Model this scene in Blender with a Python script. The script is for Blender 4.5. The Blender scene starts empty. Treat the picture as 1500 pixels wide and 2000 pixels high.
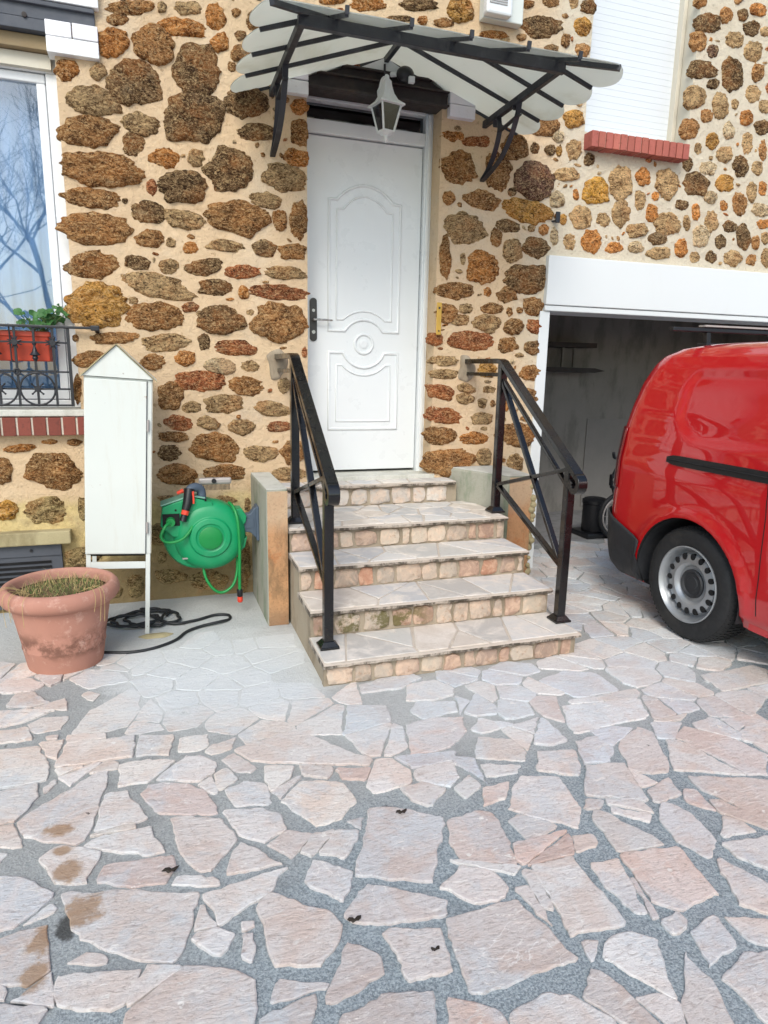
import bpy, bmesh, math, random
from mathutils import Vector, Matrix, noise
R = math.radians
random.seed(7)
SC = bpy.context.scene
COL = SC.collection

# ---------------------------------------------------------------- camera
cam_data = bpy.data.cameras.new("camera")
cam = bpy.data.objects.new("camera", cam_data)
COL.objects.link(cam)
cam_data.sensor_fit = 'HORIZONTAL'
cam_data.sensor_width = 36.0
cam_data.lens = 1305.0 / 1500.0 * 36.0
cam_data.clip_start = 0.05
cam_data.clip_end = 500
_p, _y, _r = R(12.1), R(18.7), R(1.15)
_f = Vector((math.sin(_y)*math.cos(_p), math.cos(_y)*math.cos(_p), -math.sin(_p)))
_rt = Vector((math.cos(_y), -math.sin(_y), 0))
_dn = _f.cross(_rt)
_r2 = _rt*math.cos(_r) - _dn*math.sin(_r)
_d2 = _rt*math.sin(_r) + _dn*math.cos(_r)
_m = Matrix(((_r2.x, -_d2.x, -_f.x), (_r2.y, -_d2.y, -_f.y), (_r2.z, -_d2.z, -_f.z)))
cam.matrix_world = Matrix.Translation((0, -4.2485, 1.45)) @ _m.to_4x4()
SC.camera = cam

# ---------------------------------------------------------------- sky, sun, exposure
SUN_EL, SUN_AZ = 42.0, 205.0      # degrees; azimuth clockwise from +Y (behind the camera, a little left)
w = bpy.data.worlds.new("World"); SC.world = w
w.use_nodes = True
nt = w.node_tree
bg = nt.nodes['Background']
sky = nt.nodes.new('ShaderNodeTexSky')
sky.sky_type = 'NISHITA'
sky.sun_disc = False
sky.sun_elevation = R(SUN_EL)
sky.sun_rotation = R(SUN_AZ)
sky.dust_density = 2.0
sky.ozone_density = 1.0
tint = nt.nodes.new('ShaderNodeMix'); tint.data_type = 'RGBA'; tint.blend_type = 'MULTIPLY'
tint.inputs[0].default_value = 1.0; tint.inputs[7].default_value = (0.99, 1.03, 0.99, 1)
nt.links.new(sky.outputs[0], tint.inputs[6]); nt.links.new(tint.outputs[2], bg.inputs[0])
bg.inputs[1].default_value = 0.15
sd = bpy.data.lights.new("sun", 'SUN'); sun = bpy.data.objects.new("sun", sd); COL.objects.link(sun)
sd.energy = 1.15
sd.angle = R(24)
sd.color = (1.0, 0.97, 0.93)
_sd = Vector((math.sin(R(SUN_AZ))*math.cos(R(SUN_EL)), math.cos(R(SUN_AZ))*math.cos(R(SUN_EL)), math.sin(R(SUN_EL))))
sun.rotation_euler = (-_sd).to_track_quat('-Z', 'Y').to_euler()
SC.view_settings.view_transform = 'Standard'
SC.view_settings.look = 'None'
SC.view_settings.gamma = 1.0
SC.view_settings.exposure = 0.68

# ---------------------------------------------------------------- helpers
def lin(c):
    return tuple(((v/255.0)/12.92 if v/255.0 <= 0.04045 else ((v/255.0+0.055)/1.055)**2.4) for v in c)

def tag(o, label=None, cat=None, group=None, kind=None):
    if label: o['label'] = label
    if cat: o['category'] = cat
    if group: o['group'] = group
    if kind: o['kind'] = kind
    return o

def thing(name, loc, label, cat, group=None):
    o = bpy.data.objects.new(name, None); COL.objects.link(o)
    o.location = loc; o.empty_display_size = 0.1
    o['_loc'] = 0
    del o['_loc']
    return tag(o, label, cat, group)

def world_loc(o):
    v = Vector((0, 0, 0))
    while o is not None:
        v += o.location
        o = o.parent
    return v

class MB:
    def __init__(s):
        s.v = []; s.f = []; s.c = []
    def add(s, vs, fs, col=None):
        n = len(s.v); s.v += [tuple(a) for a in vs]
        s.f += [tuple(i+n for i in q) for q in fs]
        if col is not None or s.c:
            while len(s.c) < n: s.c.append((1, 1, 1, 1))
            s.c += [(*(col or (1, 1, 1)), 1)]*len(vs)
        return n
    def box(s, x0, x1, y0, y1, z0, z1, col=None):
        s.add([(x0,y0,z0),(x1,y0,z0),(x1,y1,z0),(x0,y1,z0),(x0,y0,z1),(x1,y0,z1),(x1,y1,z1),(x0,y1,z1)],
              [(0,3,2,1),(4,5,6,7),(0,1,5,4),(1,2,6,5),(2,3,7,6),(3,0,4,7)], col)
        return s
    def prism(s, poly, ax, a, b, col=None):
        """poly of 2D points extruded along axis ax ('x','y','z') from a to b"""
        def P(u, v, t):
            return {'x': (t, u, v), 'y': (u, t, v), 'z': (u, v, t)}[ax]
        n = len(poly)
        vs = [P(u, v, a) for u, v in poly] + [P(u, v, b) for u, v in poly]
        fs = [tuple(range(n))[::-1], tuple(range(n, 2*n))] + [(i, (i+1) % n, n+(i+1) % n, n+i) for i in range(n)]
        s.add(vs, fs, col); return s
    def bar(s, p0, p1, w, h, up=(0, 0, 1), col=None):
        p0, p1 = Vector(p0), Vector(p1)
        d = (p1-p0).normalized(); up = Vector(up)
        sx = d.cross(up)
        if sx.length < 1e-4: sx = d.cross(Vector((0, 1, 0)))
        sx.normalize(); u = sx.cross(d).normalized()
        sx *= w/2; u *= h/2
        vs = [p0-sx-u, p0+sx-u, p0+sx+u, p0-sx+u, p1-sx-u, p1+sx-u, p1+sx+u, p1-sx+u]
        s.add(vs, [(0,1,2,3),(7,6,5,4),(0,4,5,1),(1,5,6,2),(2,6,7,3),(3,7,4,0)], col); return s
    def ribbon(s, pts, w, h, side=(1, 0, 0), col=None):
        """flat bar of section w (along side) x h swept along pts"""
        pts = [Vector(p) for p in pts]; sv = Vector(side).normalized()
        vs = []
        for i, p in enumerate(pts):
            d = (pts[min(i+1, len(pts)-1)]-pts[max(i-1, 0)]).normalized()
            n = sv.cross(d).normalized()
            for a, b in ((-1,-1),(1,-1),(1,1),(-1,1)):
                vs.append(p+sv*a*w/2+n*b*h/2)
        fs = [(3,2,1,0), tuple(len(vs)-4+i for i in range(4))]
        for i in range(len(pts)-1):
            for k in range(4):
                fs.append((i*4+k, i*4+(k+1) % 4, i*4+4+(k+1) % 4, i*4+4+k))
        s.add(vs, fs, col); return s
    def tube(s, pts, r, n=8, col=None, cap=True):
        pts = [Vector(p) for p in pts]
        if not hasattr(r, '__len__'): r = [r]*len(pts)
        vs = []; ref = None
        for i, p in enumerate(pts):
            d = (pts[min(i+1, len(pts)-1)]-pts[max(i-1, 0)]).normalized()
            if ref is None:
                ref = d.orthogonal().normalized()
            else:
                ref = (ref-d*ref.dot(d))
                ref = ref.normalized() if ref.length > 1e-5 else d.orthogonal().normalized()
            b = d.cross(ref)
            for k in range(n):
                a = 2*math.pi*k/n
                vs.append(p+(ref*math.cos(a)+b*math.sin(a))*r[i])
        fs = []
        for i in range(len(pts)-1):
            for k in range(n):
                fs.append((i*n+k, i*n+(k+1) % n, i*n+n+(k+1) % n, i*n+n+k))
        if cap:
            fs += [tuple(range(n))[::-1], tuple(range(len(vs)-n, len(vs)))]
        s.add(vs, fs, col); return s
    def lathe(s, prof, c, axis='z', n=32, rot=0.0, col=None, cap=True):
        """prof: (radius, along axis)"""
        vs = []; c = Vector(c)
        for r_, t in prof:
            for k in range(n):
                a = 2*math.pi*k/n+rot
                u, v = r_*math.cos(a), r_*math.sin(a)
                vs.append(c+Vector({'z': (u, v, t), 'y': (u, t, v), 'x': (t, u, v)}[axis]))
        fs = []
        for i in range(len(prof)-1):
            for k in range(n):
                q = (i*n+k, i*n+(k+1) % n, i*n+n+(k+1) % n, i*n+n+k)
                fs.append(q)
        if cap: fs += [tuple(range(n))[::-1], tuple(range(len(vs)-n, len(vs)))]
        s.add(vs, fs, col); return s
    def ball(s, c, r, n=12, col=None, sc=(1, 1, 1)):
        prof = [(max(1e-4, math.sin(math.pi*i/n)), -math.cos(math.pi*i/n)) for i in range(n+1)]
        vs = []; m = n*2
        for a, z in prof:
            for k in range(m):
                t = 2*math.pi*k/m
                vs.append((c[0]+r*sc[0]*a*math.cos(t), c[1]+r*sc[1]*a*math.sin(t), c[2]+r*sc[2]*z))
        fs = [(i*m+k, i*m+(k+1) % m, i*m+m+(k+1) % m, i*m+m+k) for i in range(n) for k in range(m)]
        s.add(vs, fs, col); return s
    def build(s, name, mat, parent=None, smooth=False, bevel=0.0, seg=2, label=None, fix=True):
        me = bpy.data.meshes.new(name)
        off = world_loc(parent) if parent is not None else Vector((0, 0, 0))
        me.from_pydata([(a[0]-off.x, a[1]-off.y, a[2]-off.z) for a in s.v], [], s.f)
        if s.c:
            while len(s.c) < len(s.v): s.c.append((1, 1, 1, 1))
            at = me.color_attributes.new('tone', 'FLOAT_COLOR', 'POINT')
            at.data.foreach_set('color', [k for c in s.c for k in c])
        if fix:
            bm = bmesh.new(); bm.from_mesh(me)
            bmesh.ops.recalc_face_normals(bm, faces=bm.faces)
            bm.to_mesh(me); bm.free()
        me.materials.append(mat)
        if smooth:
            me.polygons.foreach_set('use_smooth', [True]*len(me.polygons))
            if smooth != 'all':
                me.set_sharp_from_angle(angle=R(smooth if smooth is not True else 40))
        me.update()
        o = bpy.data.objects.new(name, me); COL.objects.link(o)
        if parent is not None: o.parent = parent
        if bevel:
            b = o.modifiers.new('bevel', 'BEVEL'); b.width = bevel; b.segments = seg; b.limit_method = 'ANGLE'; b.angle_limit = R(35)
        if label: o['label'] = label
        return o

# ---------------------------------------------------------------- materials
class NT:
    def __init__(s, name):
        s.m = bpy.data.materials.new(name); s.m.use_nodes = True
        s.t = s.m.node_tree; s.b = s.t.nodes['Principled BSDF']; s.o = s.t.nodes['Material Output']
        s.geo = s.t.nodes.new('ShaderNodeNewGeometry')
        s.tc = s.t.nodes.new('ShaderNodeTexCoord')
        s.pos = s.geo.outputs['Position']
    def n(s, t): return s.t.nodes.new(t)
    def l(s, a, b): s.t.links.new(a, b)
    def val(s, x, sock):
        if isinstance(x, (int, float)): sock.default_value = x
        elif isinstance(x, tuple): sock.default_value = (*x, 1) if len(x) == 3 else x
        else: s.l(x, sock)
    def noise(s, scale, detail=4, rough=0.55, dist=0.0, vec=None):
        k = s.n('ShaderNodeTexNoise'); k.inputs['Scale'].default_value = scale
        k.inputs['Detail'].default_value = detail; k.inputs['Roughness'].default_value = rough
        k.inputs['Distortion'].default_value = dist
        s.l(vec or s.pos, k.inputs['Vector']); return k.outputs['Fac']
    def voro(s, scale, feat='F1', vec=None):
        k = s.n('ShaderNodeTexVoronoi'); k.inputs['Scale'].default_value = scale; k.feature = feat
        s.l(vec or s.pos, k.inputs['Vector']); return k.outputs['Distance']
    def ramp(s, f, a, b, lo=0.0, hi=1.0):
        k = s.n('ShaderNodeMapRange'); k.interpolation_type = 'SMOOTHSTEP'
        s.l(f, k.inputs[0])
        for i, x in enumerate((a, b, lo, hi)): k.inputs[1+i].default_value = x
        return k.outputs[0]
    def math(s, op, a, b=0.0, clamp=False):
        k = s.n('ShaderNodeMath'); k.operation = op; k.use_clamp = clamp
        s.val(a, k.inputs[0]); s.val(b, k.inputs[1]); return k.outputs[0]
    def mix(s, f, a, b, mode='MIX'):
        k = s.n('ShaderNodeMix'); k.data_type = 'RGBA'; k.blend_type = mode
        s.val(f, k.inputs[0]); s.val(a, k.inputs[6]); s.val(b, k.inputs[7]); return k.outputs[2]
    def scalevec(s, sc, vec=None):
        k = s.n('ShaderNodeMapping'); k.inputs['Scale'].default_value = sc
        s.l(vec or s.pos, k.inputs['Vector']); return k.outputs[0]
    def attr(s, name='tone'):
        k = s.n('ShaderNodeAttribute'); k.attribute_name = name; return k.outputs['Color']
    def bump(s, h, strength=0.5, dist=0.01):
        k = s.n('ShaderNodeBump'); k.inputs['Strength'].default_value = strength; k.inputs['Distance'].default_value = dist
        s.l(h, k.inputs['Height']); s.l(k.outputs[0], s.b.inputs['Normal']); return k
    def xyz(s):
        k = s.n('ShaderNodeSeparateXYZ'); s.l(s.pos, k.inputs[0]); return k.outputs
    def ellipse(s, cx, cy, rx, ry):
        """1 inside, 0 outside, ragged"""
        m = s.n('ShaderNodeMapping'); m.inputs['Location'].default_value = (-cx/rx, -cy/ry, 0); m.inputs['Scale'].default_value = (1/rx, 1/ry, 0)
        s.l(s.pos, m.inputs['Vector'])
        k = s.n('ShaderNodeVectorMath'); k.operation = 'LENGTH'; s.l(m.outputs[0], k.inputs[0])
        return k.outputs['Value']
    def col(s, c): s.val(c, s.b.inputs['Base Color'])
    def set(s, rough=None, metal=None, spec=None, coat=None, coat_r=None, trans=None):
        for k, x in (('Roughness', rough), ('Metallic', metal), ('Specular IOR Level', spec), ('Coat Weight', coat), ('Coat Roughness', coat_r), ('Transmission Weight', trans)):
            if x is not None: s.val(x, s.b.inputs[k])
        return s

def simple(name, c, rough=0.5, metal=0.0, var=0.12, scale=6.0, bump=0.15, bscale=60.0, bdist=0.002, spec=None, coat=None, dirt=None, dirt_amt=0.4, dscale=4.0):
    k = NT(name)
    c = lin(c)
    f = k.noise(scale, 5)
    base = k.mix(f, tuple(v*(1-var) for v in c), tuple(min(1, v*(1+var)) for v in c))
    if dirt:
        d = k.ramp(k.noise(dscale, 8, 0.65), 0.5, 0.75, 0, dirt_amt)
        base = k.mix(d, base, lin(dirt))
    k.col(base)
    k.set(rough=k.ramp(k.noise(scale*3, 4), 0.3, 0.7, max(0.02, rough-0.08), min(1, rough+0.08)), metal=metal, spec=spec, coat=coat)
    if bump: k.bump(k.noise(bscale, 5), bump, bdist)
    return k.m

def ground_dust(k):
    """cement dust lying on the yard: one heap before the left flank of the steps and a thinner streak along them"""
    wob = k.math('ADD', k.math('MULTIPLY', k.noise(2.6, 6, 0.6), 0.7), k.math('MULTIPLY', k.noise(14, 6, 0.7, 0.0, k.scalevec((0.7, 1.6, 1))), 0.3))
    e1 = k.math('ADD', k.ellipse(0.28, -1.12, 0.64, 0.62), k.math('MULTIPLY', k.math('SUBTRACT', wob, 0.5), 1.1))
    d1 = k.ramp(e1, 0.62, 1.12, 1.0, 0.0)
    e2 = k.math('ADD', k.ellipse(1.55, -1.72, 1.5, 0.55), k.math('MULTIPLY', k.math('SUBTRACT', wob, 0.5), 1.3))
    d2 = k.ramp(e2, 0.3, 1.2, 0.34, 0.0)
    e3 = k.math('ADD', k.ellipse(-0.2, -0.35, 1.2, 0.5), k.math('MULTIPLY', k.math('SUBTRACT', wob, 0.5), 0.5))
    d3 = k.ramp(e3, 0.8, 1.15, 0.6, 0.0)
    return k.math('MAXIMUM', k.math('MAXIMUM', d1, d2), d3)

def mat_flag():
    k = NT('flagstone')
    t = k.attr()
    wv = k.n('ShaderNodeTexNoise'); wv.inputs['Scale'].default_value = 1.6; wv.inputs['Detail'].default_value = 4; k.l(k.pos, wv.inputs['Vector'])
    st = k.n('ShaderNodeVectorMath'); st.operation = 'ADD'; k.l(k.scalevec((1.0, 4.0, 1.0)), st.inputs[0]); k.l(wv.outputs['Color'], st.inputs[1])
    sv = st.outputs[0]
    # broad patches inside a slab: warmer, and chalky blue-white
    c = k.mix(k.ramp(k.noise(4.0, 6, 0.6, 0.8), 0.42, 0.62, 0, 0.8), t, k.mix(1.0, t, lin((247, 231, 222)), 'MULTIPLY'))
    c = k.mix(k.ramp(k.noise(3.4, 8, 0.64, 0.6), 0.50, 0.62, 0, 0.55), c, lin((196, 203, 208)))
    # streaks of the bedding, dark and light
    c = k.mix(k.ramp(k.noise(9, 9, 0.72, 0.8, sv), 0.53, 0.68, 0, 0.45), c, lin((170, 150, 140)))
    c = k.mix(k.ramp(k.noise(13, 9, 0.74, 1.2, sv), 0.55, 0.64, 0, 0.7), c, lin((228, 223, 217)))
    vein = k.noise(2.4, 6, 0.55, 1.2)
    vv = k.math('ABSOLUTE', k.math('SUBTRACT', vein, 0.5))
    c = k.mix(k.math('MULTIPLY', k.ramp(vv, 0.0, 0.007, 0.7, 0), k.ramp(k.noise(1.7, 3), 0.5, 0.6)), c, lin((234, 230, 226)))
    fine = k.noise(60, 6, 0.78, 0.4, k.scalevec((1.0, 1.8, 1.0)))
    c = k.mix(k.ramp(fine, 0.34, 0.48, 0.5, 0), c, lin((140, 126, 118)))
    c = k.mix(k.ramp(k.noise(15, 4, 0.6), 0.66, 0.70, 0, 0.8), c, lin((232, 228, 222)))
    c = k.mix(k.ramp(k.noise(12, 4, 0.6), 0.72, 0.745, 0, 0.85), c, lin((58, 52, 48)))
    wob = k.math('SUBTRACT', k.noise(13, 7, 0.7), 0.5)
    for x_, y_, rx, ry in ((-.36, -2.17, .05, .035), (-.31, -2.37, .045, .065), (-.34, -2.28, .035, .03), (-.26, -2.53, .065, .07), (-.34, -2.61, .05, .05), (-.35, -2.73, .045, .05)):
        e = k.math('ADD', k.ellipse(x_, y_, rx, ry), k.math('MULTIPLY', wob, 2.4))
        c = k.mix(k.ramp(e, 0.5, 1.0, 0.75, 0), c, k.mix(k.noise(26, 6, 0.7), lin((176, 138, 96)), lin((132, 98, 66))))
    d = ground_dust(k)
    c = k.mix(d, c, k.mix(k.noise(7, 8, 0.7, 0.5, k.scalevec((0.6, 1.6, 1))), lin((198, 203, 205)), lin((228, 231, 231))))
    k.col(c)
    k.set(rough=k.ramp(k.noise(30, 4), 0.3, 0.7, 0.5, 0.8), spec=0.35)
    h = k.math('ADD', k.math('MULTIPLY', k.noise(22, 9, 0.7, 0.4, k.scalevec((1, 2.2, 1))), 1.0), k.math('MULTIPLY', fine, 0.5))
    k.bump(h, 0.8, 0.010)
    return k.m

def mat_groutbed():
    k = NT('grout bed')
    x, y, z = k.xyz()
    near = k.ramp(k.math('ADD', k.math('SUBTRACT', y, k.math('MULTIPLY', x, 0.35)), k.math('MULTIPLY', k.noise(1.2, 4), 1.2)), -2.5, -1.5, 1, 0)
    fine = k.noise(150, 4, 0.75)
    a = k.mix(k.ramp(fine, 0.35, 0.65), lin((120, 131, 137)), lin((180, 190, 194)))
    a = k.mix(k.ramp(k.voro(120), 0.05, 0.25, 0.55, 0), a, lin((206, 214, 216)))
    b = k.mix(k.ramp(fine, 0.3, 0.7), lin((150, 152, 150)), lin((184, 186, 184)))
    c = k.mix(near, b, a)
    c = k.mix(k.ramp(k.noise(3, 7, 0.65), 0.55, 0.72, 0, 0.4), c, lin((96, 98, 98)))
    c = k.mix(k.ramp(k.noise(11, 5, 0.6), 0.66, 0.74, 0, 0.7), c, lin((66, 70, 62)))
    d = ground_dust(k)
    c = k.mix(d, c, k.mix(k.noise(6, 6), lin((200, 203, 202)), lin((220, 223, 222))))
    wob = k.math('SUBTRACT', k.noise(13, 7, 0.7), 0.5)
    for x_, y_, rx, ry in ((-.29, -2.58, .035, .06), (-.36, -2.80, .09, .04), (.66, -2.40, .035, .06)):
        c = k.mix(k.ramp(k.math('ADD', k.ellipse(x_, y_, rx, ry), k.math('MULTIPLY', wob, 2.0)), 0.5, 1.0, 0.8, 0), c, lin((44, 40, 36)))
    k.col(c); k.set(rough=0.9, spec=0.25)
    k.bump(k.math('ADD', fine, k.noise(40, 5)), 0.8, 0.009)
    return k.m

def mat_meuliere():
    k = NT('porous millstone')
    t = k.attr()
    sv = k.scalevec((1.0, 1.0, 1.6))
    p1 = k.noise(13, 9, 0.68, 0.8, sv)
    p2 = k.noise(36, 8, 0.8, 1.8, sv)
    p3 = k.noise(66, 5, 0.75, 1.0, sv)
    dark = k.mix(1.0, t, lin((150, 132, 114)), 'MULTIPLY')
    light = k.mix(0.5, t, lin((240, 208, 152)))
    c = k.mix(k.ramp(p1, 0.36, 0.64), dark, t)
    rust = k.ramp(k.noise(6.0, 5, 0.6), 0.47, 0.64, 0, 0.75)
    c = k.mix(rust, c, k.mix(0.5, t, lin((206, 126, 58))))
    lich = k.ramp(k.noise(8, 6, 0.65), 0.58, 0.72, 0, 0.4)
    c = k.mix(lich, c, lin((214, 190, 150)))
    c = k.mix(k.ramp(p2, 0.51, 0.575, 0, 0.9), c, light)
    c = k.mix(k.ramp(p3, 0.55, 0.61, 0, 0.7), c, lin((238, 206, 154)))
    c = k.mix(k.ramp(p2, 0.40, 0.47, 0.95, 0), c, lin((42, 29, 20)))  # pit colour: dark weathered crust, deepened to paint in the pits' shade
    c = k.mix(k.ramp(p3, 0.38, 0.44, 0.8, 0), c, lin((48, 34, 23)))
    k.col(c); k.set(rough=0.9, spec=0.2)
    h = k.math('ADD', k.math('MULTIPLY', p2, 1.0), k.math('MULTIPLY', p3, 0.4))
    h = k.math('ADD', h, k.math('MULTIPLY', p1, 0.6))
    k.bump(h, 1.0, 0.026)
    return k.m

def mat_mortar():
    k = NT('lime mortar')
    x, y, z = k.xyz()
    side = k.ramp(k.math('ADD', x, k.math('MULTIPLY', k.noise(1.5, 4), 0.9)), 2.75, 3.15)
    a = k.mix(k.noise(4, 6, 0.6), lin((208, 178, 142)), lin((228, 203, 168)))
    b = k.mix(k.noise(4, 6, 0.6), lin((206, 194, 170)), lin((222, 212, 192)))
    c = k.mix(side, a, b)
    pl = k.ramp(k.math('ADD', z, k.math('MULTIPLY', k.math('SUBTRACT', k.noise(3.5, 6), 0.5), 0.35)), 0.60, 0.72, 1, 0)
    pl = k.math('MULTIPLY', pl, k.ramp(x, 0.5, 0.7, 1, 0))
    y_ = k.mix(k.noise(5, 6, 0.6), lin((204, 180, 122)), lin((226, 206, 154)))
    y_ = k.mix(k.ramp(k.noise(3.5, 7, 0.65), 0.45, 0.62, 0, 0.75), y_, lin((160, 138, 98)))
    low = k.ramp(k.math('ADD', z, k.math('MULTIPLY', k.noise(4, 5), 0.4)), 0.40, 0.62, 0.85, 0)
    y_ = k.mix(low, y_, k.mix(k.noise(9, 6, 0.65), lin((112, 94, 66)), lin((158, 136, 100))))
    c = k.mix(pl, c, y_)
    c = k.mix(k.ramp(k.noise(2.2, 6, 0.65), 0.5, 0.75, 0, 0.5), c, lin((198, 184, 160)))
    c = k.mix(k.ramp(k.noise(8, 7, 0.74), 0.55, 0.72, 0, 0.55), c, lin((176, 138, 98)))
    c = k.mix(k.ramp(k.noise(30, 7, 0.72), 0.58, 0.68, 0, 0.5), c, lin((148, 112, 76)))
    c = k.mix(k.ramp(k.noise(1.1, 5, 0.6), 0.5, 0.7, 0, 0.35), c, lin((214, 204, 186)))
    c = k.mix(k.ramp(k.noise(90, 4, 0.7), 0.55, 0.75, 0, 0.3), c, lin((140, 112, 82)))
    k.col(c); k.set(rough=0.92, spec=0.2)
    k.bump(k.math('ADD', k.math('MULTIPLY', k.noise(22, 7, 0.6), 1.0), k.math('MULTIPLY', k.noise(100, 5, 0.75), 0.5)), 1.0, 0.018)
    return k.m

def mat_plinth():
    k = NT('plinth render')
    c = k.mix(k.noise(5, 6, 0.6), lin((200, 172, 104)), lin((226, 204, 146)))
    c = k.mix(k.ramp(k.noise(3.5, 7, 0.65), 0.5, 0.68, 0, 0.7), c, lin((150, 130, 88)))
    x, y, z = k.xyz()
    low = k.ramp(k.math('ADD', z, k.math('MULTIPLY', k.noise(4, 5), 0.3)), 0.25, 0.5, 0.7, 0)
    c = k.mix(low, c, lin((128, 110, 76)))
    k.col(c); k.set(rough=0.93, spec=0.2)
    k.bump(k.noise(26, 8, 0.65), 0.7, 0.015)
    return k.m

def mat_brick(name, c1, c2, c3=(92, 58, 50)):
    k = NT(name)
    t = k.attr()
    c = k.mix(k.noise(7, 5), lin(c1), lin(c2))
    c = k.mix(1.0, c, t, 'MULTIPLY')
    c = k.mix(k.ramp(k.noise(40, 6, 0.7), 0.52, 0.7, 0, 0.5), c, lin(c3))
    k.col(c); k.set(rough=0.85, spec=0.25); k.bump(k.noise(70, 6, 0.65), 0.5, 0.004)
    return k.m

def mat_cement(name, c1, c2, stain=None, amt=0.6, rust=None):
    k = NT(name)
    c = k.mix(k.noise(3.5, 7, 0.6), lin(c1), lin(c2))
    if stain: c = k.mix(k.ramp(k.noise(5, 7, 0.65, 0.0, k.scalevec((1.4, 1.4, 0.5))), 0.46, 0.66, 0, amt), c, lin(stain))
    if rust: c = k.mix(k.ramp(k.noise(3.0, 6, 0.6), 0.5, 0.66, 0, 0.7), c, lin(rust))
    c = k.mix(k.ramp(k.noise(120, 4, 0.7), 0.5, 0.75, 0, 0.3), c, lin((110, 100, 88)))
    k.col(c); k.set(rough=0.9, spec=0.25)
    k.bump(k.math('ADD', k.noise(18, 7, 0.6), k.math('MULTIPLY', k.noise(140, 4), 0.35)), 0.5, 0.008)
    return k.m

def mat_riserstone():
    k = NT('riser stone')
    t = k.attr()
    c = k.mix(k.ramp(k.noise(12, 7, 0.65, 1.0), 0.4, 0.65), t, k.mix(0.5, t, lin((226, 196, 170))))
    c = k.mix(k.ramp(k.noise(30, 6, 0.7), 0.55, 0.7, 0, 0.6), c, lin((150, 112, 84)))
    x, y, z = k.xyz()
    mo = k.math('MULTIPLY', k.ramp(k.ellipse(0.98, -1.24, 0.42, 0.22), 0.55, 1.0, 1, 0), k.ramp(k.noise(13, 7, 0.7), 0.46, 0.58, 0, 0.85))
    c = k.mix(mo, c, lin((92, 88, 44)))
    k.col(c); k.set(rough=0.8, spec=0.3); k.bump(k.noise(34, 8, 0.68), 0.8, 0.012)
    return k.m

def mat_tread():
    k = NT('tread stone')
    t = k.attr()
    c = k.mix(k.ramp(k.noise(6, 7, 0.6, 1.0), 0.4, 0.7), t, lin((222, 214, 204)))
    c = k.mix(k.ramp(k.noise(28, 7, 0.7), 0.54, 0.72, 0, 0.5), c, lin((176, 164, 150)))
    k.col(c); k.set(rough=0.7, spec=0.35); k.bump(k.noise(40, 7, 0.65), 0.4, 0.005)
    return k.m

def mat_nosing():
    k = NT('tread bed')
    c = k.mix(k.noise(14, 7, 0.65), lin((168, 156, 142)), lin((204, 194, 182)))
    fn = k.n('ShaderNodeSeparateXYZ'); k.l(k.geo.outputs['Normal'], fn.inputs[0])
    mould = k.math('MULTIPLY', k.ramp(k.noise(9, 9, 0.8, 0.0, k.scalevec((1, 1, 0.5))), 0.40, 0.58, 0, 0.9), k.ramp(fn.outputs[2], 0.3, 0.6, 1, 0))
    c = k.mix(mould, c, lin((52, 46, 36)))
    k.col(c); k.set(rough=0.85, spec=0.25); k.bump(k.noise(45, 7, 0.7), 0.7, 0.008)
    return k.m

def mat_paint(name, c, rough=0.35, grime=(150, 140, 120), amt=0.25, coat=None, spec=0.5):
    k = NT(name)
    c = lin(c)
    b = k.mix(k.noise(2.5, 5), tuple(v*0.97 for v in c), c)
    b = k.mix(k.ramp(k.noise(3.2, 8, 0.7, 0.0, k.scalevec((2.0, 2.0, 0.5))), 0.55, 0.8, 0, amt), b, lin(grime))
    k.col(b)
    k.set(rough=k.ramp(k.noise(8, 5), 0.3, 0.7, rough-0.06, rough+0.08), spec=spec, coat=coat)
    k.bump(k.noise(120, 3), 0.06, 0.001)
    return k.m

def mat_glossblack():
    k = NT('black gloss paint')
    k.col(k.mix(k.noise(9, 5), lin((8, 8, 10)), lin((17, 16, 17))))
    k.set(rough=k.ramp(k.noise(14, 5), 0.3, 0.7, 0.16, 0.32), spec=0.5, coat=0.2, coat_r=0.10)
    k.bump(k.noise(60, 4), 0.12, 0.002)
    return k.m

def mat_canopyglass():
    k = NT('frosted canopy glass')
    c = k.mix(k.noise(3.0, 5, 0.6), lin((240, 244, 236)), lin((250, 250, 244)))
    c = k.mix(k.ramp(k.noise(2.0, 6, 0.65, 0.5), 0.52, 0.72, 0, 0.55), c, lin((214, 212, 196)))
    c = k.mix(k.ramp(k.noise(1.6, 4, 0.6), 0.6, 0.75, 0, 0.45), c, lin((190, 222, 228)))
    tr = k.n('ShaderNodeBsdfTranslucent'); df = k.n('ShaderNodeBsdfDiffuse'); gl = k.n('ShaderNodeBsdfGlossy')
    k.l(c, tr.inputs[0]); k.l(c, df.inputs[0]); gl.inputs['Roughness'].default_value = 0.18
    m1 = k.n('ShaderNodeMixShader'); m1.inputs[0].default_value = 0.93
    k.l(df.outputs[0], m1.inputs[1]); k.l(tr.outputs[0], m1.inputs[2])
    fr = k.n('ShaderNodeFresnel'); fr.inputs[0].default_value = 1.45
    m2 = k.n('ShaderNodeMixShader'); k.l(fr.outputs[0], m2.inputs[0])
    k.l(m1.outputs[0], m2.inputs[1]); k.l(gl.outputs[0], m2.inputs[2])
    k.l(m2.outputs[0], k.o.inputs['Surface'])
    return k.m

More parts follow.
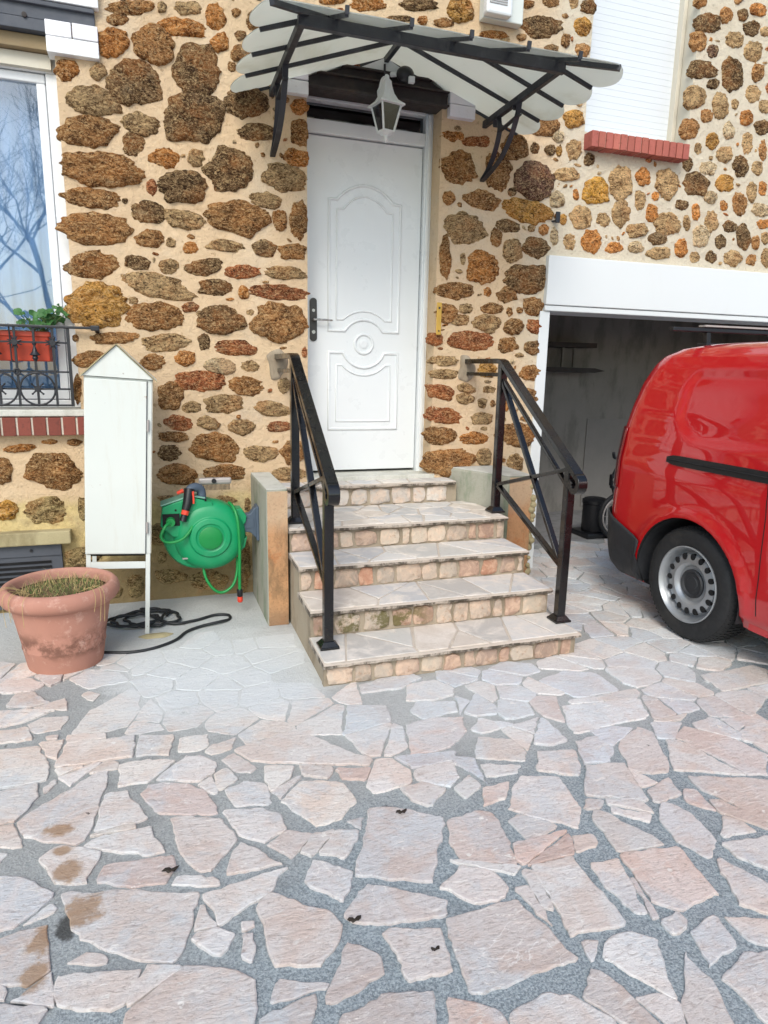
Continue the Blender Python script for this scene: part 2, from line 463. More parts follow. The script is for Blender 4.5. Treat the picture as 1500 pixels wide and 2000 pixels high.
def mat_windowglass(name='window glass', refl=0.10, tint=(244, 249, 253)):
    k = NT(name)
    tp = k.n('ShaderNodeBsdfTransparent'); gl = k.n('ShaderNodeBsdfGlossy')
    tp.inputs[0].default_value = (*lin(tint), 1); gl.inputs['Roughness'].default_value = 0.015
    lw = k.n('ShaderNodeLayerWeight'); lw.inputs[0].default_value = 0.35
    f = k.math('ADD', k.math('MULTIPLY', lw.outputs['Fresnel'], 0.6), refl, True)
    m = k.n('ShaderNodeMixShader'); k.l(f, m.inputs[0]); k.l(tp.outputs[0], m.inputs[1]); k.l(gl.outputs[0], m.inputs[2])
    b = k.n('ShaderNodeBump'); b.inputs['Strength'].default_value = 0.04; b.inputs['Distance'].default_value = 0.02
    k.l(k.noise(2.0, 2), b.inputs['Height']); k.l(b.outputs[0], gl.inputs['Normal'])
    k.l(m.outputs[0], k.o.inputs['Surface'])
    return k.m

def mat_carpaint():
    k = NT('red van paint')
    c = k.mix(k.noise(1.5, 4), lin((172, 2, 14)), lin((186, 4, 18)))
    c = k.mix(k.ramp(k.noise(3, 8, 0.7), 0.58, 0.8, 0, 0.12), c, lin((150, 90, 80)))
    k.col(c); k.set(rough=0.45, spec=0.4, coat=1.0, coat_r=0.012); k.b.inputs['Coat IOR'].default_value = 1.6
    return k.m

def mat_terracotta():
    k = NT('terracotta plastic')
    c = k.mix(k.noise(3, 6, 0.6), lin((164, 116, 100)), lin((184, 136, 118)))
    x, y, z = k.xyz()
    band = k.math('MULTIPLY', k.ramp(z, 0.06, 0.12, 0, 1), k.ramp(z, 0.16, 0.24, 1, 0))
    c = k.mix(k.math('MULTIPLY', band, k.ramp(k.noise(9, 9, 0.75), 0.40, 0.58, 0, 0.8)), c, lin((96, 66, 54)))
    c = k.mix(k.ramp(k.noise(14, 9, 0.75), 0.55, 0.68, 0, 0.55), c, lin((206, 172, 156)))
    c = k.mix(k.ramp(k.noise(5, 7, 0.65), 0.56, 0.72, 0, 0.35), c, lin((198, 150, 132)))
    k.col(c); k.set(rough=0.75, spec=0.3); k.bump(k.noise(90, 5, 0.6), 0.25, 0.003)
    return k.m

def mat_ochre():
    k = NT('weathered ochre render')
    x, y, z = k.xyz()
    c = k.mix(k.noise(4, 7, 0.6), lin((176, 130, 92)), lin((192, 152, 114)))
    c = k.mix(k.ramp(k.noise(6, 7, 0.65), 0.5, 0.66, 0, 0.7), c, lin((178, 106, 58)))
    c = k.mix(k.ramp(k.noise(5, 8, 0.7, 0, k.scalevec((1.5, 1.5, 0.6))), 0.48, 0.64, 0, 0.75), c, lin((128, 104, 78)))
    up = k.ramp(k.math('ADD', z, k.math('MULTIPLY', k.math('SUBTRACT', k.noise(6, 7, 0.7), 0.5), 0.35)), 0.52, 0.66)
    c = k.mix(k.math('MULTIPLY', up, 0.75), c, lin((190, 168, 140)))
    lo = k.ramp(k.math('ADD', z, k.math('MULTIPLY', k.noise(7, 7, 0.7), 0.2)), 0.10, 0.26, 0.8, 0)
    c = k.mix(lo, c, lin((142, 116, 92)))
    c = k.mix(k.ramp(k.noise(90, 5, 0.7), 0.52, 0.7, 0, 0.4), c, lin((104, 82, 60)))
    k.col(c); k.set(rough=0.92, spec=0.2); k.bump(k.math('ADD', k.noise(18, 8, 0.65), k.math('MULTIPLY', k.noise(110, 4), 0.3)), 0.7, 0.012)
    return k.m

def mat_cabinet():
    k = NT('old cream cabinet paint')
    c = k.mix(k.noise(2.2, 5), lin((202, 207, 202)), lin((212, 216, 210)))
    c = k.mix(k.ramp(k.noise(5, 9, 0.72, 0.0, k.scalevec((3.0, 3.0, 0.35))), 0.52, 0.76, 0, 0.28), c, lin((186, 178, 158)))
    c = k.mix(k.ramp(k.noise(16, 8, 0.75), 0.66, 0.72, 0, 0.7), c, lin((150, 120, 88)))
    c = k.mix(k.ramp(k.noise(34, 6, 0.7), 0.69, 0.73, 0, 0.8), c, lin((112, 78, 54)))
    k.col(c); k.set(rough=k.ramp(k.noise(9, 5), 0.3, 0.7, 0.36, 0.55), spec=0.4)
    k.bump(k.math('ADD', k.noise(3.0, 3), k.math('MULTIPLY', k.noise(60, 4), 0.05)), 0.12, 0.02)
    return k.m

MAT = dict(
    flag=mat_flag(), grout=mat_groutbed(), stone=mat_meuliere(), mortar=mat_mortar(), plinth=mat_plinth(),
    redbrick=mat_brick('red sill brick', (166, 94, 82), (182, 110, 96)), darkbrick=mat_brick('dark sill brick', (112, 62, 54), (136, 76, 64), (70, 52, 48)),
    whitebrick=mat_brick('glazed white brick', (226, 228, 230), (238, 238, 238), (200, 198, 194)),
    joint=mat_cement('pale joint', (190, 180, 164), (206, 198, 184)),
    cement=mat_cement('grey cement', (150, 150, 138), (176, 174, 160), (112, 130, 104), 0.7),
    capcement=mat_cement('cap cement', (190, 190, 180), (206, 206, 198), (150, 150, 136), 0.4),
    orange=mat_ochre(),
    stairbody=mat_cement('stair cement', (150, 138, 120), (176, 164, 144), (120, 104, 84), 0.6),
    riserm=mat_cement('riser mortar', (146, 134, 116), (176, 164, 146), (92, 82, 62), 0.5),
    slabstone=mat_cement('old stone slab', (158, 146, 108), (182, 172, 140), (120, 108, 78), 0.6),
    riser=mat_riserstone(), tread=mat_tread(), nosing=mat_nosing(),
    white=mat_paint('white door paint', (220, 224, 225), 0.32, (208, 208, 204), 0.07),
    pvc=mat_paint('white plastic frame', (222, 224, 226), 0.3, (180, 178, 170), 0.3),
    lintel=mat_paint('white wall paint', (215, 219, 220), 0.7, (200, 200, 194), 0.2, spec=0.3),
    shutter=mat_paint('white shutter', (213, 219, 224), 0.45, (206, 208, 210), 0.15),
    cabinet=mat_cabinet(),
    alarm=mat_paint('cream cabinet paint', (208, 213, 207), 0.45, (176, 160, 130), 0.5),
    cream=mat_paint('beige reveal', (206, 200, 184), 0.7, (176, 168, 150), 0.3, spec=0.3),
    black=mat_glossblack(),
    iron=simple('wrought iron', (30, 32, 38), 0.42, 0.0, 0.2, 12, 0.3, 70, 0.002, spec=0.5),
    canopyiron=simple('canopy iron', (44, 46, 52), 0.5, 0.0, 0.2, 8, 0.3, 60, 0.003, spec=0.5, dirt=(90, 96, 100), dirt_amt=0.35, dscale=9),
    beam=simple('rusty dark beam', (50, 44, 42), 0.7, 0.0, 0.3, 7, 0.4, 50, 0.004, dirt=(96, 70, 52), dirt_amt=0.5),
    bluebeam=simple('slate painted beam', (74, 78, 86), 0.65, 0.0, 0.15, 5, 0.3, 50, 0.003, dirt=(100, 92, 90), dirt_amt=0.4),
    brownwood=simple('weathered board', (140, 122, 92), 0.8, 0.0, 0.2, 6, 0.4, 40, 0.004, dirt=(100, 84, 58), dirt_amt=0.5),
    cglass=mat_canopyglass(), wglass=mat_windowglass(), dglass=mat_windowglass('dark transom glass', 0.16, (120, 124, 130)),
    curtain=simple('blue grey curtain', (158, 190, 224), 0.9, 0, 0.12, 3, 0.2, 30, 0.01),
    dark=simple('dark void', (16, 16, 18), 0.9, 0, 0.1, 4, 0),
    garage=mat_cement('garage wall', (124, 121, 116), (148, 144, 138), (102, 99, 94), 0.6),
    garagelight=mat_cement('garage patch', (122, 119, 115), (144, 141, 137)),
    floor=mat_cement('garage floor', (126, 126, 128), (150, 150, 150), (96, 96, 98), 0.5),
    chrome=simple('satin nickel', (170, 168, 164), 0.28, 0.9, 0.1, 8, 0),
    darkmetal=simple('dark door plate', (66, 64, 62), 0.35, 0.6, 0.2, 14, 0.2, 60),
    lampwhite=mat_paint('lantern white', (212, 216, 216), 0.4, (170, 168, 160), 0.35),
    lampglass=mat_windowglass('lantern glass', 0.12, (96, 112, 118)),
    plastic=simple('black plastic', (22, 23, 27), 0.4, 0, 0.15, 10, 0.1),
    bumper=simple('grained bumper plastic', (38, 40, 44), 0.62, 0, 0.12, 6, 0.35, 260, 0.001, dirt=(86, 82, 76), dirt_amt=0.35, dscale=5),
    red=mat_carpaint(), tyre=simple('tyre rubber', (28, 29, 31), 0.72, 0, 0.2, 10, 0.2, 140, 0.001, dirt=(72, 68, 62), dirt_amt=0.3, dscale=7),
    rim=simple('steel rim', (160, 164, 168), 0.36, 0.55, 0.1, 8, 0.1, 90, 0.001, dirt=(110, 100, 90), dirt_amt=0.35, dscale=6),
    taillamp=simple('tail lamp red', (110, 6, 12), 0.12, 0, 0.1, 4, 0, spec=0.6, coat=1.0),
    terracotta=mat_terracotta(),
    soil=mat_cement('dry soil', (92, 74, 54), (118, 98, 72), (60, 50, 38), 0.6),
    straw=simple('dry grass', (186, 164, 112), 0.8, 0, 0.3, 30, 0), weed=simple('green grass', (92, 116, 58), 0.75, 0, 0.3, 30, 0),
    leaf=simple('geranium leaf', (52, 98, 44), 0.6, 0, 0.4, 14, 0.2, 80, 0.003), stem=simple('green stem', (96, 116, 62), 0.7, 0, 0.2, 20, 0),
    boxred=simple('red plastic trough', (184, 66, 42), 0.5, 0, 0.1, 5, 0.15, 60, dirt=(150, 80, 60), dirt_amt=0.4),
    reel=simple('green reel plastic', (10, 142, 90), 0.42, 0, 0.1, 4, 0.12, 160, 0.001, dirt=(90, 170, 130), dirt_amt=0.35, dscale=5),
    reeldark=simple('bright green cap', (6, 130, 62), 0.4, 0, 0.06, 4, 0.1, 160, 0.001),
    reelpale=simple('faded green cover', (120, 172, 152), 0.5, 0, 0.1, 4, 0.1, 120, 0.001),
    hose=simple('green hose', (22, 134, 66), 0.45, 0, 0.15, 20, 0.1),
    slate=simple('slate plastic', (74, 88, 104), 0.5, 0, 0.1, 6, 0.1, 120, 0.001),
    orangep=simple('orange plastic', (214, 66, 44), 0.45, 0, 0.08, 8, 0),
    greyp=simple('grey metal', (166, 160, 156), 0.4, 0.2, 0.1, 8, 0.1),
    cable=simple('black cable', (30, 33, 36), 0.55, 0, 0.15, 12, 0),
    brass=simple('yellowed brass', (190, 152, 66), 0.5, 0.2, 0.2, 20, 0.2),
    bark=simple('bark', (70, 60, 52), 0.9, 0, 0.25, 8, 0.6, 30, 0.02),
    deadleaf=simple('dead leaf', (48, 40, 32), 0.8, 0, 0.3, 40, 0),
)
# stones of the wall in mm: centre x z, half axes, tone; flags of the yard in mm
STONES="""-34,3291,126,21,2,37,b;124,3318,27,5,1,28,l;261,3340,78,13,2,38,l;405,3316,57,9,2,72,o;515,3357,29,5,1,23,b;631,3339,65,10,1,60,d;721,3430,24,4,0,26,l;-237,3309,41,7,2,24,o;-131,3115,85,13,5,75,o;-104,3223,58,9,2,30,b;72,3133,107,-21,39,94,b;224,3238,133,4,9,49,o;422,3194,55,8,2,52,o;535,3248,35,5,1,26,d;539,3159,65,10,1,48,b;485,3085,29,4,1,29,b;294,3042,132,19,5,133,d;-36,2926,148,20,6,113,d;-369,2945,62,9,4,55,o;-214,2960,47,7,3,43,l;-249,2815,145,-6,17,73,l;273,2792,174,22,5,134,d;563,2916,126,16,2,82,d;-282,2669,152,18,6,86,b;-14,2733,95,-13,18,56,l;613,2768,122,15,1,50,d;864,2795,60,7,1,76,b;868,2930,56,7,0,42,o;-55,2630,63,7,4,64,d;-221,2479,220,0,15,91,b;103,2575,81,-5,13,57,o;272,2596,52,6,2,50,l;458,2552,139,14,3,115,d;847,2653,74,-10,15,51,o;767,2538,141,-4,13,78,l;-289,2331,147,-7,12,57,b;27,2415,31,3,2,47,r;199,2431,137,13,4,86,d;-118,2333,17,2,1,16,d;662,2406,92,-7,10,49,l;857,2318,58,5,1,110,b;-270,2174,180,-5,14,85,b;1,2283,100,-9,14,61,d;194,2260,115,-10,12,57,l;502,2297,186,-16,20,98,b;745,2305,48,4,1,65,b;5,2143,80,6,3,51,b;116,2131,32,2,1,31,l;224,2113,47,3,1,35,o;425,2136,119,-1,5,38,l;648,2138,78,-5,8,48,d;820,2132,88,6,0,48,b;-304,1989,144,9,5,81,b;-72,2010,73,-15,13,42,d;102,1998,59,4,2,49,l;294,2010,105,25,-7,49,d;516,1997,107,7,1,42,r;773,2007,133,-3,4,43,l;33,1892,192,-38,20,69,l;354,1901,105,6,2,51,d;520,1880,38,2,1,45,o;730,1891,176,-5,5,46,r;-294,1768,165,8,8,120,y;-102,1805,30,1,1,23,l;16,1720,157,7,4,86,b;210,1781,53,2,1,30,r;376,1716,144,6,3,93,d;557,1768,26,1,0,20,l;729,1715,179,7,2,116,b;-220,1592,132,14,0,33,b;-422,1584,20,1,1,21,d;66,1575,150,5,2,51,l;280,1586,35,1,2,52,d;460,1557,128,-7,5,48,r;-350,1470,98,2,3,52,b;-15,1461,76,2,2,46,b;169,1489,64,1,2,47,o;371,1446,99,-19,12,50,w;550,1447,57,1,1,38,l;250,1356,153,-6,6,63,r;531,1328,113,-23,14,58,b;74,1266,76,0,4,85,b;757,1333,41,0,1,53,l;-431,1306,22,0,6,82,b;389,1219,129,0,2,59,l;194,1200,63,0,1,36,l;682,1190,118,-16,8,53,l;118,1106,86,-23,13,47,r;291,1102,71,-19,11,40,l;492,1077,92,-1,1,50,l;721,1078,79,-1,1,38,r;80,1024,94,-1,1,33,b;322,954,150,-30,18,88,b;53,925,72,-1,2,54,d;610,911,111,-2,1,54,l;804,913,78,-2,1,77,b;95,788,121,-4,3,66,b;379,793,145,-4,2,54,b;786,775,118,-4,0,45,l;888,1540,19,0,0,36,r;-754,969,85,8,0,24,o;-602,1003,47,-1,1,17,o;-470,996,45,-1,2,22,b;-867,840,69,-2,7,78,b;-584,831,151,-16,14,104,b;-857,612,65,-3,5,60,Y;-645,601,113,-5,6,81,G;-445,597,35,-2,5,77,G;33,644,65,-3,1,21,l;371,618,79,-3,1,33,l;514,573,22,-1,1,61,l;-184,101,55,-5,4,77,G;23,145,95,-8,2,50,G;478,183,49,-4,4,172,G;-20,271,30,-2,2,39,G;-300,72,39,-4,2,38,G;264,97,129,-11,2,69,G;1846,2889,76,0,4,32,o;2009,2876,102,12,-2,34,r;1891,2710,122,13,-5,105,b;2168,2715,97,10,-7,117,b;2289,2870,102,11,-5,79,b;2432,2885,37,4,-3,40,d;2546,2888,45,-5,9,35,d;2613,2891,25,3,-3,40,y;2601,2976,46,5,-3,38,w;2482,3028,133,16,-5,62,b;2567,3116,28,4,-2,26,o;2711,3094,87,11,-5,59,y;2744,3196,27,3,-2,24,l;2725,2908,63,7,-6,70,l;2443,2683,152,15,-10,130,p;2692,2754,106,11,-4,43,l;2849,2861,46,5,-5,46,d;2281,2603,34,3,-2,32,d;1832,2526,47,4,-2,45,b;2067,2533,130,-15,14,59,b;2409,2496,188,-11,10,72,y;2618,2591,63,6,-5,54,w;2769,2634,27,3,-4,40,o;1949,2354,159,13,-5,95,l;2265,2394,99,-9,8,43,d;2182,2315,45,3,-4,58,b;2441,2393,31,2,-2,25,l;2537,2391,47,4,-3,35,o;2622,2355,34,3,-5,63,w;2310,2242,75,5,-6,82,l;2485,2278,104,7,-5,70,d;1821,2166,45,3,-6,138,b;1946,2164,21,1,-2,43,l;2096,2123,129,8,-6,109,o;2431,2069,170,10,-7,97,d;2139,1968,30,2,-2,32,o;1905,1963,140,7,-3,55,b;2285,1956,84,4,-4,56,b;2494,1890,83,-15,14,60,b;1846,1820,86,4,-3,63,b;1982,1853,51,2,-2,32,l;1950,1777,71,3,-2,39,l;2178,1864,90,4,-2,38,b;2314,1848,27,1,-2,34,b;2390,1862,27,1,-2,23,b;2149,1763,112,-13,9,62,l;2354,1753,84,3,-4,58,b;2516,1759,79,3,-4,51,r;1772,1649,59,2,-2,45,r;2031,1646,180,6,-4,68,r;2313,1626,84,2,-3,52,b;2517,1614,79,2,-4,51,d;2404,1561,34,1,-1,18,l;1840,1511,107,2,-1,34,l;1848,1423,103,2,-2,38,l;2165,1452,76,1,-3,55,y;2507,1442,94,2,-4,60,b;1823,1299,106,-20,10,53,r;2012,1330,73,-17,8,32,l;2012,1260,71,0,-2,41,l;2190,1322,59,1,-2,28,l;2139,1230,38,0,-2,40,l;2223,1226,23,0,-2,28,b;1856,1141,144,-19,6,57,r;2145,1124,97,0,-3,46,l;2327,1211,21,0,-3,44,o;2520,1272,66,0,-5,65,b;1831,1008,122,-2,-3,64,b;2092,985,122,-2,-2,45,o;2445,1005,143,-2,-6,87,b;2484,1120,47,0,-2,25,b;1904,821,192,-5,-4,98,b;2176,852,64,-1,-4,70,l;2426,800,71,-2,-5,68,l;2330,827,23,-1,-1,17,b;2573,813,29,-1,-3,43,d;2316,3699,54,9,-2,25,b;2482,3741,63,11,-3,34,b;2762,3757,65,11,-4,43,d;2424,3591,148,24,-5,65,d;2727,3637,73,12,-6,58,y;2605,3538,34,5,-4,43,b;2507,3482,52,8,-2,26,d;2736,3502,62,9,-4,41,b;1908,3598,41,7,-3,57,o;2096,3494,99,15,-2,25,o;2286,3510,40,6,-2,23,l;3641,3936,51,9,-5,36,b;3720,3822,113,18,-10,64,d;3862,3886,62,10,-8,49,b;4008,3913,49,8,-7,40,d;4137,3969,77,13,-8,43,o;4097,3848,73,12,-9,50,d;4224,3845,51,8,-6,34,l;3655,3696,65,10,-10,67,b;3961,3750,85,13,-9,56,l;3785,3659,57,9,-7,43,p;4140,3709,83,12,-13,73,l;3711,3530,123,18,-9,59,d;3978,3536,105,15,-18,111,d;4201,3580,56,8,-11,61,b;3674,3351,88,12,-12,79,l;3812,3454,54,7,-5,35,d;4183,3438,70,9,-11,62,l;3896,3324,73,9,-14,90,l;4031,3355,37,5,-6,39,l;4305,3374,57,7,-8,43,l;3790,3245,54,7,-7,45,b;4144,3275,61,8,-9,53,o;3663,3150,84,10,-10,71,b;4004,3178,56,7,-10,59,w;4305,3234,82,10,-10,54,d;3863,3094,59,7,-9,59,y;4191,3114,52,6,-12,70,l;4338,3082,39,4,-13,71,b;3987,3016,70,8,-9,57,l;3748,3030,36,4,-6,43,l;3673,2921,45,5,-7,50,d;3858,2914,74,8,-8,50,w;4150,2954,71,7,-13,75,d;4305,2960,53,6,-9,52,l;3120,2745,97,10,-12,107,l;3299,2799,69,7,-7,59,o;3505,2769,98,10,-14,109,l;3765,2795,119,12,-11,77,d;4018,2826,90,9,-10,65,y;2922,2673,106,-12,22,93,Y;3295,2645,48,4,-8,66,l;3418,2683,35,3,-4,33,o;3657,2650,63,6,-6,41,d;3406,2570,62,5,-8,64,o;3151,2548,81,7,-10,89,l;3007,2496,59,5,-5,50,l;2820,2497,94,8,-7,78,l;2680,2469,32,3,-3,36,y;3787,2613,41,4,-9,62,o;3906,2722,65,6,-7,48,w;4037,2677,38,3,-7,42,o;4183,2701,72,6,-15,87,b;4280,2795,49,5,-13,73,l;4383,2826,39,4,-9,52,o;4394,2680,94,8,-9,50,w;3553,2510,113,9,-10,75,l;3715,2530,32,3,-8,55,l;3936,2556,71,6,-12,77,l;4122,2539,72,6,-7,46,d;4255,2477,69,5,-15,89,d;4437,2582,70,6,-6,36,o;3293,2445,89,20,-17,49,l;3858,2447,80,6,-12,81,w;4043,2425,53,4,-8,53,d;4378,2442,43,3,-10,54,b;4475,2486,50,4,-9,47,l;2745,2329,53,4,-5,56,l;2918,2345,80,6,-8,80,o;3112,2318,77,6,-4,41,o;3293,2335,70,5,-5,44,w;3502,2309,109,8,-6,44,l;3481,2404,90,7,-6,45,d;3693,2355,60,4,-9,68,o;3827,2305,47,3,-6,43,l;3978,2315,57,4,-7,43,d;4182,2322,88,6,-10,58,l;4367,2319,55,4,-8,44,b;4511,2344,61,4,-13,74,l;1067,3514,89,15,0,27,o;1276,3525,113,19,-1,38,o;1591,3577,127,21,-1,39,d;1858,3593,95,16,-3,69,y;1477,3483,86,14,-1,21,d;1616,3495,35,6,-1,25,o;1758,3507,72,12,-1,29,b;2169,3474,38,6,-1,15,l"""
FLAGS="""-500,-2084;-434,-2023;-223,-1824;-205,-1912;-231,-2042;-268,-2260;-326,-2224;-408,-2252;-451,-2204|-199,-1848;-97,-1835;3,-1874;-70,-1953;-133,-2020;-193,-1979|-236,-2018;-154,-2013;-70,-2188;-257,-2215|-128,-2051;-95,-2001;25,-2014;138,-2154;123,-2233;-46,-2195;-78,-2131|-65,-1978;56,-1827;148,-1935;116,-2041;38,-2025|128,-2012;172,-1976;219,-2048;166,-2133;134,-2093|163,-1922;235,-1871;311,-1984;261,-2044;205,-2011|5,-1821;17,-1721;125,-1723;129,-1812;56,-1827|107,-1843;139,-1805;236,-1776;206,-1872;150,-1900|-420,-1798;-408,-1642;-147,-1642;-152,-1801;-355,-1801|-137,-1645;-1,-1686;-19,-1832;-143,-1804|-739,-1598;-469,-1624;-430,-1876;-505,-1869;-672,-1893|-656,-1898;-462,-1882;-441,-1949;-500,-2084;-612,-2100|-419,-1807;-319,-1820;-399,-1862|-444,-1926;-411,-1866;-394,-1902;-435,-1958|-393,-1569;-356,-1412;-170,-1200;-129,-1314;-137,-1454;-178,-1572;-274,-1585|-758,-962;-614,-990;-554,-1075;-621,-1145;-729,-1114|-684,-1248;-664,-1133;-591,-1142;-507,-1264;-568,-1293|-754,-1284;-535,-1314;-454,-1327;-578,-1412;-718,-1453|-565,-1437;-514,-1399;-420,-1415;-432,-1518;-524,-1520|-742,-1465;-565,-1468;-531,-1567;-720,-1568|-456,-1036;-380,-959;-232,-1030;-194,-1139;-356,-1172|-384,-1215;-359,-1197;-298,-1240;-323,-1318;-368,-1281|-486,-1561;-432,-1558;-431,-1597;-477,-1593|-78,-2206;18,-2215;136,-2264;173,-2377;108,-2494;57,-2494;-11,-2380|136,-2217;263,-2249;376,-2357;247,-2418;182,-2368|159,-2108;234,-2076;308,-2130;300,-2232;183,-2210|332,-2227;417,-2132;558,-2174;587,-2304;524,-2369;434,-2420|-278,-2269;-230,-2236;-85,-2236;-40,-2371;-200,-2361|-406,-2292;-352,-2246;-221,-2315;-241,-2376;-260,-2438;-339,-2408|-236,-2440;-227,-2375;-19,-2389;-13,-2446;-42,-2505;-146,-2483|-32,-2516;-14,-2483;50,-2495;119,-2539;109,-2562|120,-2524;130,-2457;179,-2391;292,-2524|253,-2426;333,-2383;400,-2422;317,-2515|49,-2573;304,-2538;223,-2622;143,-2708;90,-2705|-329,-2441;46,-2562;-4,-2793;-136,-2740;-188,-2673;-263,-2633|-598,-2308;-432,-2359;-337,-2454;-433,-2572;-540,-2555|-538,-2564;-308,-2559;-295,-2623;-305,-2771;-364,-2739;-511,-2678|-404,-2547;-342,-2485;-326,-2518|14,-2724;39,-2676;126,-2738;85,-2794|142,-2743;171,-2747;170,-2801;155,-2839;130,-2812|143,-2704;190,-2705;180,-2729;146,-2735|191,-2678;206,-2646;236,-2631;293,-2710;380,-2737;411,-2809;361,-2868;289,-2922;220,-2922;194,-2816|-282,-2706;-236,-2674;-179,-2715;-184,-2733|-301,-2733;-100,-2774;-138,-2858;-240,-2872;-286,-2838|-134,-2879;-5,-2800;192,-2870;148,-3000;81,-3051;-128,-2985;-146,-2914|-527,-2722;-304,-2819;-320,-2852;-356,-2913;-490,-2871|305,-2990;395,-2842;464,-2908;460,-2961;379,-2993;321,-2999|149,-2997;267,-2965;289,-2965;278,-3041;238,-3101;133,-3068|331,-2615;376,-2527;479,-2619;422,-2727|396,-2511;483,-2422;546,-2442;544,-2479;465,-2555|412,-2765;503,-2668;702,-2800;677,-2848;435,-2799|483,-2631;600,-2351;662,-2356;836,-2464;690,-2726;559,-2665|517,-2394;580,-2386;554,-2444|328,-3044;440,-3019;555,-3043;537,-3123;502,-3184;291,-3118|211,-1864;466,-1784;702,-2083;682,-2112;283,-1984|436,-2038;553,-2082;524,-2156;432,-2104|560,-2093;687,-2131;646,-2201;568,-2169|300,-1998;416,-2041;394,-2109;312,-2162;299,-2064|859,-2444;1008,-2489;984,-2638;957,-2734;804,-2665;798,-2593|697,-2749;795,-2684;930,-2774;869,-2832;796,-2857|1048,-2487;1194,-2334;1412,-2416;1230,-2650|1024,-2548;1076,-2524;1176,-2615;1120,-2642;1045,-2644|1011,-2670;1143,-2680;1132,-3016;962,-3007|1460,-2346;1621,-2377;1544,-2638;1353,-2500|1308,-2580;1366,-2598;1452,-2793;1282,-2777|1282,-2789;1483,-2815;1449,-3050;1318,-3028;1248,-2978|1345,-2520;1409,-2547;1366,-2584;1312,-2568|1400,-2580;1517,-2658;1477,-2693;1387,-2612|1171,-2789;1268,-2802;1209,-3004;1175,-2993;1158,-2881|1192,-2677;1263,-2686;1235,-2739;1159,-2739|901,-2812;947,-2811;935,-2964;919,-2914|828,-2848;888,-2857;940,-3073;672,-3092;634,-3073;674,-2856;705,-2861;765,-2911|502,-2846;645,-2878;625,-3005;510,-3006|1053,-3035;1117,-3046;1177,-3082;1096,-3239;1066,-3195;1010,-3087|984,-3026;1026,-3039;969,-3086|867,-3111;937,-3110;992,-3128;1083,-3262;1025,-3350;901,-3311;902,-3150|1215,-3127;1223,-3339;1197,-3404;1044,-3356;1092,-3272|1211,-3032;1291,-3029;1298,-3059;1216,-3094;1192,-3070|1273,-3087;1386,-3068;1359,-3156;1239,-3194|1400,-3072;1575,-3145;1501,-3208;1404,-3170|1250,-3223;1353,-3186;1468,-3206;1342,-3377;1257,-3350|1467,-2723;1594,-2617;1693,-2766;1536,-2890|1764,-2705;1785,-2833;1652,-2818|1629,-2842;1796,-2862;1840,-2936;1718,-3023;1616,-2914|1548,-2893;1572,-2889;1644,-3052;1549,-3119;1473,-3062|1733,-2496;1837,-2560;1978,-2586;2167,-2660;1904,-2882;1861,-2804;1797,-2649|1587,-2548;1718,-2500;1686,-2593;1563,-2615|1721,-2573;1760,-2593;1737,-2711;1676,-2635|1668,-2262;1845,-2172;1880,-2224;1761,-2471;1656,-2505;1618,-2411|1347,-2166;1501,-1971;1506,-2194;1455,-2217|1333,-2209;1518,-2255;1403,-2413;1275,-2325|1527,-2180;1629,-2191;1640,-2291;1565,-2360;1465,-2339|1073,-2177;1167,-2053;1287,-2109;1304,-2219;1263,-2261|1082,-2224;1236,-2279;1225,-2318;1069,-2312|916,-2314;1020,-2265;1046,-2338;946,-2399|741,-2276;837,-2266;910,-2328;812,-2401;763,-2358|1033,-2365;1143,-2351;1083,-2440;987,-2455|1631,-1928;2023,-1969;1957,-2117;1550,-2147;1564,-2089|1937,-2156;2144,-2138;2084,-2188;1980,-2168|1889,-2288;2027,-2349;2019,-2582;1765,-2472|922,-1834;1177,-1887;1115,-2077;955,-2105;858,-2094|582,-3071;677,-3121;685,-3169;635,-3226;518,-3189|701,-3152;818,-3127;869,-3157;932,-3254;875,-3302;672,-3238|971,-1780;1036,-1705;1201,-1753;1174,-1840;1010,-1860|1195,-1847;1322,-1713;1357,-1847;1325,-1908;1219,-1899|1158,-1989;1235,-1915;1357,-2006;1186,-2039|2233,-2329;2421,-2231;2452,-2394;2315,-2512;2194,-2379|1944,-2284;2050,-2211;2134,-2279;2200,-2496;2084,-2602;2016,-2573;1994,-2397|2473,-1856;2827,-1837;2853,-1906;2731,-2016;2439,-2026|825,-1490;1100,-1400;1142,-1499;1000,-1567;815,-1565|1665,-1679;1848,-1616;1992,-1687;1980,-1879;1750,-1889"""
# ================================================================ THE YARD
def poly_area(p):
    return 0.5*sum(p[i][0]*p[(i+1) % len(p)][1]-p[(i+1) % len(p)][0]*p[i][1] for i in range(len(p)))
def clip(poly, nx, ny, d):
    """keep nx*x+ny*y <= d"""
    out = []
    for i in range(len(poly)):
        a, b = poly[i], poly[(i+1) % len(poly)]
        da, db = nx*a[0]+ny*a[1]-d, nx*b[0]+ny*b[1]-d
        if da <= 0: out.append(a)
        if da*db < 0:
            t = da/(da-db); out.append((a[0]+(b[0]-a[0])*t, a[1]+(b[1]-a[1])*t))
    return out
def hull(p):
    p = sorted(set(p))
    def half(ps):
        h = []
        for q in ps:
            while len(h) > 1 and (h[-1][0]-h[-2][0])*(q[1]-h[-2][1])-(h[-1][1]-h[-2][1])*(q[0]-h[-2][0]) <= 0: h.pop()
            h.append(q)
        return h[:-1]
    return half(p)+half(p[::-1])
